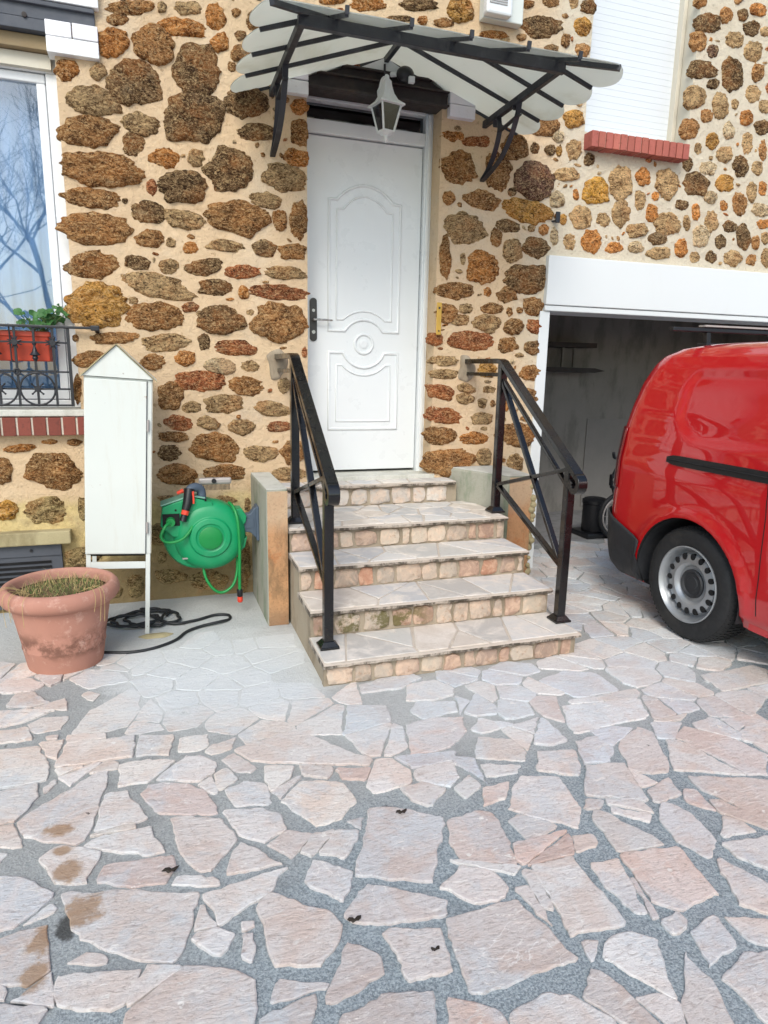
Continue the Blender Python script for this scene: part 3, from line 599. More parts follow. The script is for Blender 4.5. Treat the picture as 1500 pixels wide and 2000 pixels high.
def crazy(x0, x1, y0, y1, spacing, rng, fixed=(), gap=0.03, skip=None, aniso=None):
    """random convex flags filling a rectangle, kept clear of the fixed ones"""
    seeds = []; nx, ny = max(1, int((x1-x0)/spacing)), max(1, int((y1-y0)/spacing))
    for i in range(nx):
        for j in range(ny):
            seeds.append((x0+(i+rng.uniform(0.02, 0.98))*(x1-x0)/nx, y0+(j+rng.uniform(0.02, 0.98))*(y1-y0)/ny))
    hs = [(hull(f), (sum(a for a, b in f)/len(f), sum(b for a, b in f)/len(f))) for f in fixed]
    res = []
    for s in seeds:
        if skip and skip(*s): continue
        poly = [(x0, y0), (x1, y0), (x1, y1), (x0, y1)]
        ok = True
        for h, c in hs:
            if abs(c[0]-s[0]) > 1.3 or abs(c[1]-s[1]) > 1.3: continue
            best = None
            for k in range(len(h)):
                a, b = h[k], h[(k+1) % len(h)]
                ex, ey = b[0]-a[0], b[1]-a[1]; L = math.hypot(ex, ey)
                if L < 1e-6: continue
                n_ = (ey/L, -ex/L)
                dd = n_[0]*(s[0]-a[0])+n_[1]*(s[1]-a[1])
                if best is None or dd > best[0]: best = (dd, n_, a)
            if best[0] < gap*0.5: ok = False; break
            n_ = (-best[1][0], -best[1][1])
            poly = clip(poly, n_[0], n_[1], n_[0]*best[2][0]+n_[1]*best[2][1])
            if len(poly) < 3: ok = False; break
        if not ok: continue
        for q in seeds:
            if q is s: continue
            dx, dy = q[0]-s[0], q[1]-s[1]
            if abs(dx) > spacing*3.2 or abs(dy) > spacing*3.2: continue
            L = math.hypot(dx, dy)
            poly = clip(poly, dx/L, dy/L, (dx*(q[0]+s[0])+dy*(q[1]+s[1]))/2/L)
            if len(poly) < 3: break
        if len(poly) < 3: continue
        poly = inset(poly, gap*rng.uniform(0.7, 1.3)/2)
        if poly and abs(poly_area(poly)) > 0.0026: res.append(poly)
    return res
def inset(poly, g):
    if poly_area(poly) < 0: poly = poly[::-1]
    out = list(poly)
    for i in range(len(poly)):
        a, b = poly[i], poly[(i+1) % len(poly)]
        ex, ey = b[0]-a[0], b[1]-a[1]; L = math.hypot(ex, ey)
        if L < 1e-6: continue
        n_ = (ey/L, -ex/L)
        out = clip(out, n_[0], n_[1], n_[0]*a[0]+n_[1]*a[1]-g)
        if len(out) < 3: return None
    return out
def ragged(poly, rng, step=0.03, amp=0.004, corner=0.2):
    """chamfer corners a little, then roughen the edges"""
    if poly_area(poly) < 0: poly = poly[::-1]
    n = len(poly); q = []
    for i in range(n):
        a, b, c = poly[i-1], poly[i], poly[(i+1) % n]
        for o in (a, c):
            L = math.hypot(o[0]-b[0], o[1]-b[1]) or 1
            t = min(0.003+0.011*rng.random()**2, corner*L)/L
            q.append((b[0]+(o[0]-b[0])*t, b[1]+(o[1]-b[1])*t))
    out = []
    for i in range(len(q)):
        a, b = q[i], q[(i+1) % len(q)]
        L = math.hypot(b[0]-a[0], b[1]-a[1]); k = max(1, int(L/step))
        if L < 1e-5: continue
        nx, ny = (b[1]-a[1])/L, -(b[0]-a[0])/L
        for j in range(k):
            t = j/k; x, y = a[0]+(b[0]-a[0])*t, a[1]+(b[1]-a[1])*t
            o = amp*(noise.noise(Vector((x*9, y*9, 7.3)))*1.0+noise.noise(Vector((x*24, y*24, 3.3)))*0.8+noise.noise(Vector((x*62, y*62, 1.3)))*0.55)
            out.append((x+nx*o, y+ny*o))
    return out
def slab(mb, poly, z0, z1, col, tilt=(0, 0), ch=0.004):
    """a flag: chamfered top, sides going down into the bed"""
    n = len(poly); cx = sum(p[0] for p in poly)/n; cy = sum(p[1] for p in poly)/n
    vs = []
    for x, y in poly: vs.append((x, y, z0))
    for x, y in poly: vs.append((x, y, z1-ch*0.7+tilt[0]*(x-cx)+tilt[1]*(y-cy)))
    for x, y in poly:
        L = math.hypot(x-cx, y-cy) or 1; t = max(0.5, 1-ch*1.6/L)
        vs.append((cx+(x-cx)*t, cy+(y-cy)*t, z1+tilt[0]*(x-cx)+tilt[1]*(y-cy)))
    fs = [(i, (i+1) % n, n+(i+1) % n, n+i) for i in range(n)]+[(n+i, n+(i+1) % n, 2*n+(i+1) % n, 2*n+i) for i in range(n)]
    fs.append(tuple(range(2*n, 3*n)))
    mb.add(vs, fs, col)

fixed = [[tuple(float(k)/1000 for k in p.split(',')) for p in q.split(';')] for q in FLAGS.split('|')]
def part_flags(fl, gap):
    """spread the traced flags a little, then trim neighbours back to an even joint"""
    big = [inset(hull(f), -.018) or hull(f) for f in fl]
    cen = [(sum(a for a, b in f)/len(f), sum(b for a, b in f)/len(f)) for f in big]
    out = []
    for i, f in enumerate(big):
        for j, h in enumerate(out+big[i+1:]):
            jj = j if j < len(out) else j+1
            if h is None or math.hypot(cen[jj][0]-cen[i][0], cen[jj][1]-cen[i][1]) > 1.2: continue
            best = None
            for k in range(len(h)):
                a, b = h[k], h[(k+1) % len(h)]; L = math.hypot(b[0]-a[0], b[1]-a[1])
                if L < 1e-6: continue
                n_ = ((b[1]-a[1])/L, -(b[0]-a[0])/L)
                dd = min(n_[0]*(p[0]-a[0])+n_[1]*(p[1]-a[1]) for p in f)
                if best is None or dd > best[0]: best = (dd, n_, a)
            if best[0] < gap and best[0] > -.09:
                n_ = best[1]
                q = clip(f, -n_[0], -n_[1], -(n_[0]*best[2][0]+n_[1]*best[2][1])-gap)
                if len(q) >= 3: f = q
        out.append(f)
    return out
fixed = part_flags(fixed, .011)
def dusty(x, y):
    d = math.hypot((x-0.30)/0.62, (y+1.15)/0.62)
    return max(0, min(1, (1.25-d)/0.35))
rng = random.Random(11)
PAL_NEAR = [(208, 196, 188), (212, 202, 195), (200, 191, 187), (210, 205, 200), (204, 192, 185), (216, 210, 205), (212, 188, 176), (196, 193, 192), (216, 212, 207), (206, 182, 172)]
PAL_FAR = [(196, 190, 184), (204, 198, 190), (186, 182, 180), (208, 196, 184), (192, 190, 190), (200, 182, 170)]
PAL_LEFT = [(206, 196, 184), (212, 204, 194), (200, 186, 174), (208, 198, 190), (196, 188, 182), (214, 202, 190)]
PAL_RIGHT = [(188, 194, 198), (198, 202, 204), (206, 206, 204), (184, 190, 196), (200, 192, 184), (206, 198, 190), (178, 186, 196)]
def flag_tone(x, y):
    d = y+rng.uniform(-.35, .35)
    p = PAL_NEAR if d < -2.15 else (PAL_RIGHT if x > .75+rng.uniform(-.4, .4) else PAL_LEFT)
    c = rng.choice(p); k = rng.uniform(0.92, 1.10)*(1.06 if d < -2.15 else 1.16)
    g = (206, 208, 210); q = .38
    return tuple(v*k for v in lin(tuple(a*(1-q)+b*q for a, b in zip(c, g))))
def skip_flag(x, y):
    if 0.55 < x < 2.15 and y > -1.42: return True
    if x < 0.6 and y > -0.72: return True
    if x > 2.5 and y > 0.55: return True
    if y > -0.02 and x < 2.55: return True
    return False
fill = crazy(-3.2, 7.0, -5.2, 0.62, 0.175, rng, fixed, 0.009, skip_flag)
mb = MB()
for src, amp in ((fixed, 0.010), (fill, 0.008)):
    for f in src:
        if poly_area(f) < 0: f = f[::-1]
        cx, cy = sum(p[0] for p in f)/len(f), sum(p[1] for p in f)/len(f)
        if 0.62 < cx < 2.05 and cy > -1.44: continue
        h = 0.0042+rng.uniform(-0.0012, 0.002)
        h = h*(1-0.93*dusty(cx, cy))
        if h < 0.0014: h = 0.0012
        slab(mb, ragged(f, rng, 0.016, amp), -0.02, h, flag_tone(cx, cy), (rng.uniform(-.006, .006)*(h > .004), rng.uniform(-.006, .006)*(h > .004)), min(0.0026, h*0.6))
pav = mb.build('crazy_paving', MAT['flag']); tag(pav, kind='structure')
# the bed the flags lie in: a gently uneven sheet, and open ground beyond
mb = MB(); nx, ny = 120, 90
def bedz(x, y): return 0.0035*noise.noise(Vector((x*3, y*3, 0)))-0.003+0.002*dusty(x, y)
vs = [(-3.4+i*10.6/nx, -5.4+j*7.4/ny) for j in range(ny+1) for i in range(nx+1)]
mb.add([(x, y, bedz(x, y)) for x, y in vs], [(j*(nx+1)+i, j*(nx+1)+i+1, (j+1)*(nx+1)+i+1, (j+1)*(nx+1)+i) for j in range(ny) for i in range(nx)])
tag(mb.build('path', MAT['grout'], smooth='all'), kind='structure')
mb = MB(); mb.add([(-80, -80, -0.03), (80, -80, -0.03), (80, 80, -0.03), (-80, 80, -0.03)], [(0, 1, 2, 3)])
tag(mb.build('ground', MAT['grout']), kind='structure')

# ================================================================ THE HOUSE
house = thing('stone_house', (1.0, 0.0, 0.0), 'brown rubble stone house front with cream mortar, white door and open garage', 'house')
XL, XR, ZT = -3.4, 6.6, 5.6
W1 = (-2.3, -0.42, 1.15, 3.16)      # left window opening x0,x1,z0,z1
DO = (0.91, 1.765, 0.0, 3.10)       # door
W2 = (2.80, 3.645, 3.03, 5.3)       # shuttered window
GA = (2.60, 5.60, -0.02, 1.90)      # garage
def wy(x, z):
    p = Vector((x*5, 0, z*5))
    return -0.006-0.007*noise.noise(p)-0.004*noise.noise(p*3.1)
def open_at(x, z):
    return any(o[0] < x < o[1] and o[2] < z < o[3] for o in (W1, DO, W2, GA))
xs = sorted(set([XL, XR]+[o[k] for o in (W1, DO, W2, GA) for k in (0, 1)]))
zs = sorted(set([-0.05, 0.68, ZT]+[o[k] for o in (W1, DO, W2, GA) for k in (2, 3)]))
def fine(a, st):
    out = []
    for i in range(len(a)-1):
        k = max(1, int(round((a[i+1]-a[i])/st)))
        out += [a[i]+(a[i+1]-a[i])*j/k for j in range(k)]
    return out+[a[-1]]
fx, fz = fine(xs, 0.045), fine(zs, 0.045)
def wall_mesh(zlo, zhi, off):
    m = MB(); idx = {}
    for j in range(len(fz)-1):
        if not (zlo <= (fz[j]+fz[j+1])/2 <= zhi): continue
        for i in range(len(fx)-1):
            if open_at((fx[i]+fx[i+1])/2, (fz[j]+fz[j+1])/2): continue
            q = []
            for a, b in ((i, j), (i+1, j), (i+1, j+1), (i, j+1)):
                if (a, b) not in idx:
                    idx[(a, b)] = len(m.v); m.v.append((fx[a], wy(fx[a], fz[b])+off, fz[b]))
                q.append(idx[(a, b)])
            m.f.append(tuple(q))
    return m
def reveal(m, o, depth, sides):
    """inner faces of an opening, starting on the wall's own uneven edge"""
    def strip(pts, n):
        k = len(pts)
        vs = [(x, wy(x, z), z) for x, z in pts]+[(x, depth, z) for x, z in pts]
        m.add(vs, [(i, i+1, k+i+1, k+i) for i in range(k-1)])
    zz = [z for z in fz if o[2]-1e-6 <= z <= o[3]+1e-6]; xx = [x for x in fx if o[0]-1e-6 <= x <= o[1]+1e-6]
    if 'l' in sides: strip([(o[0], z) for z in zz], 1)
    if 'r' in sides: strip([(o[1], z) for z in zz], 1)
    if 't' in sides: strip([(x, o[3]) for x in xx], 1)
    if 'b' in sides: strip([(x, o[2]) for x in xx], 1)
m = wall_mesh(-0.1, ZT, 0)
reveal(m, W1, 0.32, 'lrtb'); reveal(m, DO, 0.32, 'lrt'); reveal(m, GA, 0.30, 'l')
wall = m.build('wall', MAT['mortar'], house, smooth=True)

# the stones, each one a rough knob bedded in the mortar
TONE = {'d': (134, 102, 70), 'b': (186, 132, 80), 'o': (222, 144, 72), 'r': (194, 112, 70), 'l': (206, 172, 126), 'y': (218, 160, 76), 'w': (230, 208, 170),
        'p': (140, 102, 88), 'G': (184, 162, 112), 'Y': (230, 172, 72)}
def stone(m, cx, cz, u, v, tone, rng, k=None):
    lu, lv = math.hypot(*u), math.hypot(*v); big = max(lu, lv)
    if k is None: k = 32 if big < 0.05 else (54 if big < 0.11 else 76)
    nr = 5 if big < 0.05 else (8 if big < 0.11 else 11)
    ex = rng.uniform(2.0, 4.2); sd = rng.random()*100
    H = min(0.050, 0.022+0.22*min(lu, lv))*rng.uniform(0.8, 1.15)
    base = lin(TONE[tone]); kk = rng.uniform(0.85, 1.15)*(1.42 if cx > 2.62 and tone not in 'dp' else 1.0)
    vs = []; cs = []
    ns = rng.randint(5, 8); a0 = rng.random()*6.283
    sides = [(a0+6.283*(q+rng.uniform(-.28, .28))/ns, rng.uniform(.80, .99)) for q in range(ns)]
    def pt(r, a):
        ca, sa = math.cos(a), math.sin(a)
        rad = (abs(ca)**ex+abs(sa)**ex)**(-1/ex)
        for an, dd in sides:
            q = math.cos(a-an)
            if q > .25: rad = min(rad, .25*rad+.75*dd/q)
        w_ = 1.09+0.15*noise.noise(Vector((ca*1.3+sd, sa*1.3, 0)))+0.14*noise.noise(Vector((ca*3.2+sd, sa*3.2, 5)))+0.07*noise.noise(Vector((ca*8+sd, sa*8, 9)))+0.05*noise.noise(Vector((ca*19+sd, sa*19, 4)))
        s_ = r*rad*w_*0.985
        return cx+u[0]*s_*ca+v[0]*s_*sa, cz+u[1]*s_*ca+v[1]*s_*sa
    for j in range(nr+1):
        r = 1-(1-j/nr)**1.35 if j < nr else 1.0
        for i in range(k):
            x, z = pt(r, 2*math.pi*i/k)
            prof = (max(0.0, 1-r**5))**0.5
            p = Vector((x*24, sd, z*34)); p2 = Vector((x*70, sd, z*95))
            n_ = noise.noise(p)*0.55+noise.noise(p2)*0.45
            rg = abs(noise.noise(Vector((x*13, sd, z*30))))
            y = wy(x, z)+0.010-prof*H*(0.85+0.25*noise.noise(Vector((x*7, sd, z*7))))
            e = prof**0.6
            y -= e*(0.017*n_-0.015*rg)*(0.45+5.5*min(lv, .1))
            if j == nr: y = 0.012
            vs.append((x, y, z))
            q = kk*(1+0.18*noise.noise(Vector((x*10, sd, z*10))))
            cs.append(tuple(c*q for c in base))
    fs = [tuple(range(k))]
    for j in range(nr):
        for i in range(k):
            fs.append((j*k+i, j*k+(i+1) % k, (j+1)*k+(i+1) % k, (j+1)*k+i))
    n0 = len(m.v)
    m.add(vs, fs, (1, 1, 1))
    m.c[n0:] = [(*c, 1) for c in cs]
rng = random.Random(5)
m = MB(); placed = []
for it in STONES.split(';'):
    a = it.split(','); cx, cz, ux, uz, vx, vz = (int(q)/1000 for q in a[:6])
    if cz-abs(vz) < 0.0: continue
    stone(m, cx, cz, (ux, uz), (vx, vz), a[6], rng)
    placed.append((cx, cz, math.hypot(ux, uz), math.hypot(vx, vz)))
# more of the same beyond the traced ones: tops, sides, hidden corners
tries = 0
def frame_zone(x, z): return False
while tries < 7000:
    tries += 1
    x, z = rng.uniform(XL+.1, XR-.1), rng.uniform(0.1, ZT-.1)
    if x > 2.62: a_, b_ = rng.uniform(.035, .08), rng.uniform(.035, .075)
    else: a_, b_ = rng.uniform(.06, .15), rng.uniform(.045, .10)
    if any(o[0]-a_-.03 < x < o[1]+a_+.03 and o[2]-b_-.03 < z < o[3]+b_+.03 for o in (W1, DO, W2, GA)): continue
    if x > 2.5 and z < 2.26+b_ and x-a_ < 5.8: continue
    if x < -0.42 and 0.95-b_ < z < 3.4+b_ : continue
    if -0.55 < x < -0.1 and 2.95 < z < 3.34: continue
    if 0.75 < x < 1.98 and 2.9-b_ < z < 3.2+b_: continue
    if z < 0.52 and x < -0.5: continue
    if 1.9 < x < 2.3 and z > 3.4 and z < 3.75: continue
    if any(abs(x-p[0]) < (a_+p[2])*0.98+.012 and abs(z-p[1]) < (b_+p[3])*0.98+.012 for p in placed): continue
    inside = (-0.42 < x < 4.1) and (0.7 < z < 3.75)
    if inside and (max(a_, b_) > .05 or rng.random() < .6): continue
    t = rng.choice('dbbollyrw' if x > 2.62 else 'ddbbbbolr')
    if z < 0.68 and x < 0.6: t = 'G'
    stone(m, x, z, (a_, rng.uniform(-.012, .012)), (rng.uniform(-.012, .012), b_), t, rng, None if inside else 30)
    placed.append((x, z, a_, b_))
n_chip = 0; tries = 0
while n_chip < 330 and tries < 20000:
    tries += 1
    x, z = rng.uniform(-.40, 4.3), rng.uniform(.72, 3.8)
    a_, b_ = rng.uniform(.010, .030), rng.uniform(.008, .018)
    if any(o[0]-a_-.02 < x < o[1]+a_+.02 and o[2]-b_-.02 < z < o[3]+b_+.02 for o in (W1, DO, W2, GA)): continue
    if (x > 2.5 and z < 2.27) or (x < -.1 and 2.93 < z < 3.42) or (.72 < x < 2.0 and 2.96 < z < 3.19): continue
    if any(abs(x-p[0]) < a_+p[2]*1.02 and abs(z-p[1]) < b_+p[3]*1.02 for p in placed): continue
    stone(m, x, z, (a_, rng.uniform(-.006, .006)), (rng.uniform(-.005, .005), b_), rng.choice('bolrwlb'), rng, 20)
    placed.append((x, z, a_, b_)); n_chip += 1
m.build('stonework', MAT['stone'], wall, smooth=55, fix=False)

# house body behind the front, so that no light comes from behind
m = MB(); m.box(XL, XR, 2.2, 2.4, -0.1, ZT); m.box(XL-.25, XL-.002, 0.0, 2.4, -0.1, ZT); m.box(XR+.002, XR+.25, 0.0, 2.4, -0.1, ZT); m.box(XL, XR, 0.02, 2.198, ZT-.2, ZT-.005)
m.build('rear_wall', MAT['garage'], house)
m = MB(); m.box(-3.3, 2.30, 1.2, 1.3, 0, 5.3); m.box(2.302, 2.40, 0.35, 1.3, 0.0, 5.3); m.box(2.42, 5.9, .9, 1.0, 2.45, 5.3)
m.build('light_stop', MAT['dark'], house)  # unseen dark backing, added to keep sky light off the curtain's back

# ---- left window
def brick_row(m, x0, x1, y0, y1, z0, z1, n, gap, rng, jit=0.002):
    wd = (x1-x0)/n
    for i in range(n):
        k = rng.uniform(0.82, 1.12); t = (k, k*rng.uniform(.95, 1.02), k)
        a = x0+i*wd+gap/2; b = x0+(i+1)*wd-gap/2
        m.box(a, b, y0+rng.uniform(-jit, jit), y1, z0+rng.uniform(-jit, jit), z1+rng.uniform(-jit, jit), t)
WX0, WX1, WZ0, WZ1, WY = W1[0], W1[1], 1.19, 3.05, 0.10
m = MB()
fw = 0.045
m.box(WX0, WX1, WY, WY+.07, WZ1-fw-.05, WZ1); m.box(WX0, WX1, WY, WY+.07, WZ0, WZ0+fw)
for a in (WX0, WX1-fw-.02): m.box(a, a+fw+.02, WY, WY+.07, WZ0+fw, WZ1-fw-.05)
win = m.build('window', MAT['pvc'], house, bevel=0.006)
m = MB(); s0, s1 = WZ0+fw+.004, WZ1-fw-.054
mid = (WX0+WX1)/2
for a, b in ((WX0+fw+.024, mid-.003), (mid+.003, WX1-fw-.024)):
    m.box(a, b, WY+.012, WY+.062, s1-.045, s1); m.box(a, b, WY+.012, WY+.062, s0, s0+.060)
    m.box(a, a+.045, WY+.012, WY+.062, s0+.061, s1-.046); m.box(b-.045, b, WY+.012, WY+.062, s0+.061, s1-.046)
m.build('window_sash', MAT['pvc'], win, bevel=0.006)
m = MB()
for a, b in ((WX0+fw+.066, mid-.045), (mid+.045, WX1-fw-.066)): m.box(a, b, WY+.035, WY+.041, s0+.057, s1-.042)
m.build('window_pane', MAT['wglass'], win)
m = MB(); nn = 150
vs = []
for j in range(2):
    for i in range(nn+1):
        x = WX0+.05+(WX1-WX0-.1)*i/nn
        vs.append((x, WY+.20+.012*math.sin(i*0.9)+.006*math.sin(i*2.3+1), 1.24+j*1.85))
m.add(vs, [(i, i+1, nn+2+i, nn+1+i) for i in range(nn)])
m.build('curtain', MAT['curtain'], win, smooth='all')
# head of the window: shutter box board, steel beam, glazed bricks
m = MB(); m.box(WX0, WX1-.03, 0.065, 0.12, 2.962, 3.03); m.build('window_head', MAT['cream'], house)
m = MB(); m.box(WX0, -0.452, 0.02, 0.16, 3.034, 3.10); m.build('shutter_box', MAT['brownwood'], house, bevel=.004)
m = MB(); m.box(-2.6, -0.215, -0.022, 0.06, 3.158, 3.235); m.box(-2.6, -0.452, -0.024, 0.10, 3.103, 3.157); m.box(-2.6, -0.215, -0.04, -0.023, 3.218, 3.238)
lint = m.build('window_lintel', MAT['bluebeam'], house, bevel=.003)
m = MB(); m.tube([(-0.545, -0.034, 3.165), (-0.545, -0.022, 3.165)], .012, 10); m.build('bolt', MAT['beam'], lint)
r_ = random.Random(3)
m = MB()
brick_row(m, -2.69, -0.190, -.045, .02, 3.245, 3.385, 8, .006, r_)
brick_row(m, -0.455, -0.20, -.05, .06, 3.085, 3.155, 2, .006, r_); brick_row(m, -0.455, -0.20, -.05, .06, 3.005, 3.081, 1, .006, r_)
m.build('glazed_bricks', MAT['whitebrick'], lint, bevel=.004)
# sill: concrete top, brick-on-end course
m = MB(); m.box(-2.5, -0.285, -.055, .16, 1.150, 1.188)
sill = m.build('window_sill', MAT['capcement'], house, bevel=.005)
m = MB(); brick_row(m, -2.5, -0.29, -.075, .02, 1.045, 1.146, 29, .011, r_)
m.build('sill_bricks', MAT['darkbrick'], sill, bevel=.003)
m = MB(); m.box(-2.49, -0.30, -.066, .0, 1.048, 1.143); m.build('sill_joints', MAT['joint'], sill)

# ---- cellar grille
m = MB(); m.box(-1.6, -0.52, -.075, .02, .41, .49)
vent = m.build('stone_ledge', MAT['slabstone'], house, bevel=.008)
m = MB(); m.box(-1.5, -0.58, -.025, .0, .02, .40); m.box(-1.5, -.58, -.034, -.026, .335, .405)
g = m.build('cellar_grille', MAT['bluebeam'], house, bevel=.003)
m = MB()
for i in range(9): m.box(-1.44, -.64, -.031, -.026, .05+i*.03, .065+i*.03)
m.build('grille_slots', MAT['dark'], g)
for x in (-.74, -1.3):
    m = MB(); m.tube([(x, -.040, .372), (x, -.034, .372)], .009, 10); m.build('screw', MAT['iron'], g)

# ---- front door
DY = 0.17
m = MB(); m.box(.925, 1.712, DY, DY+.05, .762, 2.850)
door = m.build('front_door', MAT['white'], house, bevel=.004)
def mould(m, pts, w_, h_):
    """a rounded bead standing on the door leaf"""
    n = len(pts); prof = [(-.5, 0), (-.36, .7), (-.1, 1), (.1, 1), (.36, .7), (.5, 0)]
    P_ = [Vector((p[0], p[1])) for p in pts]; closed = (P_[0]-P_[-1]).length < 1e-6
    if closed: P_ = P_[:-1]; n -= 1
    vs = []
    for i in range(n):
        if closed: a, b, c = P_[i-1], P_[i], P_[(i+1) % n]
        else: a, b, c = P_[max(0, i-1)], P_[i], P_[min(n-1, i+1)]
        d1 = (b-a).normalized() if (b-a).length > 1e-9 else (c-b).normalized(); d2 = (c-b).normalized() if (c-b).length > 1e-9 else d1
        n1, n2 = Vector((-d1.y, d1.x)), Vector((-d2.y, d2.x)); nn_ = (n1+n2).normalized(); k_ = 1/max(.4, nn_.dot(n1))
        for s_, h in prof:
            q = b+nn_*s_*w_*k_; vs.append((q.x, DY-h*h_+.0005, q.y))
    fs = []; L = len(prof)
    for i in range(n if closed else n-1):
        j = (i+1) % n
        for k_ in range(L-1): fs.append((i*L+k_, i*L+k_+1, j*L+k_+1, j*L+k_))
    m.add(vs, fs)
XC, ZC = 1.328, 1.609
def arc(r, a0, a1, n=22): return [(XC+r*math.cos(R(a0+(a1-a0)*i/n)), ZC+r*math.sin(R(a0+(a1-a0)*i/n))) for i in range(n+1)]
def upper(hw, zb, r, zsh, rise):
    a = math.degrees(math.asin((zb-ZC)/r)); p = [(XC-hw, zb)]
    left = arc(r, 180-a, a, 26)
    p = [(XC-hw, zb)]+left+[(XC+hw, zb), (XC+hw, zsh)]
    sh = hw*0.22
    p += [(XC+hw-sh*.15, zsh+.002), (XC+hw-sh, zsh+.004)]
    n = 18
    for i in range(1, n):
        t = i/n; x = (hw-sh)*(1-2*t); p.append((XC+x, zsh+.004+rise*math.sin(math.pi*t)**0.8))
    p += [(XC-hw+sh, zsh+.004), (XC-hw+sh*.15, zsh+.002), (XC-hw, zsh), (XC-hw, zb)]
    return p
def lower(hw, zt, r, zb):
    a = math.degrees(math.asin((zt-ZC)/r))
    return [(XC-hw, zt)]+arc(r, 180-a, 360+a, 26)+[(XC+hw, zt), (XC+hw, zb), (XC-hw, zb), (XC-hw, zt)]
m = MB()
mould(m, upper(.240, 1.690, .155, 2.490, .095), .020, .011); mould(m, upper(.188, 1.762, .210, 2.435, .085), .014, .008)
mould(m, lower(.240, 1.550, .155, 1.045), .020, .011); mould(m, lower(.188, 1.470, .205, 1.098), .014, .008)
mould(m, arc(.062, 0, 360, 32), .022, .010)
m.lathe([(.030, -.004), (.024, -.006), (.006, -.004), (.004, -.001)], (XC, DY, ZC), 'y', 20)
m.build('door_moulding', MAT['white'], door, smooth=50)
m = MB(); pz = [( .024*math.cos(a), (.112 if math.sin(a) > 0 else -.112)+.024*math.sin(a)) for a in [2*math.pi*i/20 for i in range(20)]]
m.prism([(.984+x, 1.752+z) for x, z in pz], 'y', DY-.009, DY+.002)
hp = m.build('door_plate', MAT['darkmetal'], door, bevel=.002)
m = MB(); m.tube([(.984, DY-.008, 1.752), (.984, DY-.045, 1.752)], .008, 10); m.tube([(.978, DY-.045, 1.752), (1.01, DY-.047, 1.752), (1.07, DY-.046, 1.751), (1.105, DY-.042, 1.750)], [.008, .007, .0065, .005], 10)
m.lathe([(.012, -.012), (.012, -.009)], (.984, DY, 1.675), 'y', 16); m.lathe([(.010, -.012), (.010, -.009)], (.984, DY, 1.81), 'y', 16)
m.build('door_handle', MAT['chrome'], door, smooth=True)
m = MB()
m.box(1.716, 1.790, DY-.035, DY+.07, .735, 3.05); m.box(.850, .922, DY-.035, DY+.07, .735, 3.05)
m.box(.923, 1.715, DY-.030, DY+.07, 2.856, 2.932); m.box(.923, 1.715, DY-.030, DY+.07, 3.035, 3.10)
m.box(1.728, 1.752, DY-.046, DY-.034, .74, 3.04)
df = m.build('door_frame', MAT['white'], house, bevel=.005)
m = MB(); m.box(.923, 1.715, DY+.02, DY+.027, 2.934, 3.033); m.build('transom_pane', MAT['dglass'], df)
m = MB(); m.box(.923, 1.715, DY+.06, DY+.065, 2.93, 3.04); m.build('transom_dark', MAT['dark'], df)
m = MB(); m.box(.90, 1.80, -.012, DY+.2, .690, .745); m.build('door_sill', MAT['capcement'], house, bevel=.006)
# beam over the door and glazed bricks on both sides
m = MB(); m.box(.918, 1.792, -.02, .10, 3.035, 3.175); m.box(.918, 1.792, -.055, -.021, 3.035, 3.046); m.box(.918, 1.792, -.055, -.021, 3.112, 3.120); m.box(.918, 1.792, -.055, -.021, 3.164, 3.175); m.box(.92, 1.77, .101, .32, 3.052, 3.10)
dl = m.build('door_lintel', MAT['beam'], house, bevel=.002)
r_ = random.Random(9)
for a, b in ((.735, .914), (1.797, 1.975)):
    m = MB(); brick_row(m, a, b, -.048, .10, 3.060, 3.125, 1, .004, r_); brick_row(m, a, b, -.048, .10, 2.985, 3.055, 1, .004, r_)
    m.build('glazed_bricks', MAT['whitebrick'], dl, bevel=.004)
m = MB(); m.prism([(1.22, 3.178), (1.55, 3.178), (1.385, 3.255)], 'y', -.03, .01, (1, 1, 1)); m.build('gable_plate', MAT['lintel'], dl)

# ---- window with closed roller shutter
SY = .17
m = MB(); pr = []
z = 3.02
while z < 5.25:
    pr += [(SY+.0016, z), (SY, z+.0008), (SY, z+.020), (SY, z+.0392), (SY+.0016, z+.040)]; z += .0405
n = len(pr); vs = [(2.80, y, z) for y, z in pr]+[(3.66, y, z) for y, z in pr]
m.add(vs, [(i, i+1, n+i+1, n+i) for i in range(n-1)])
m.build('roller_shutter', MAT['shutter'], house)
m = MB(); m.box(3.612, 3.643, .12, .20, 3.02, 5.2); m.box(2.802, 2.833, .12, .20, 3.02, 5.2); m.build('shutter_rail', MAT['cream'], house, bevel=.003)
m = MB(); reveal(m, W2, 0.32, 'lrtb'); m.build('window_reveal', MAT['cream'], house, smooth=True)
m = MB(); m.box(2.81, 3.59, -.085, .20, 2.922, 3.012); s2 = m.build('window_sill', MAT['joint'], house)

m = MB(); brick_row(m, 2.797, 3.60, -.098, .02, 2.917, 3.016, 14, .008, random.Random(4))
m.build('sill_bricks', MAT['redbrick'], s2, bevel=.003)

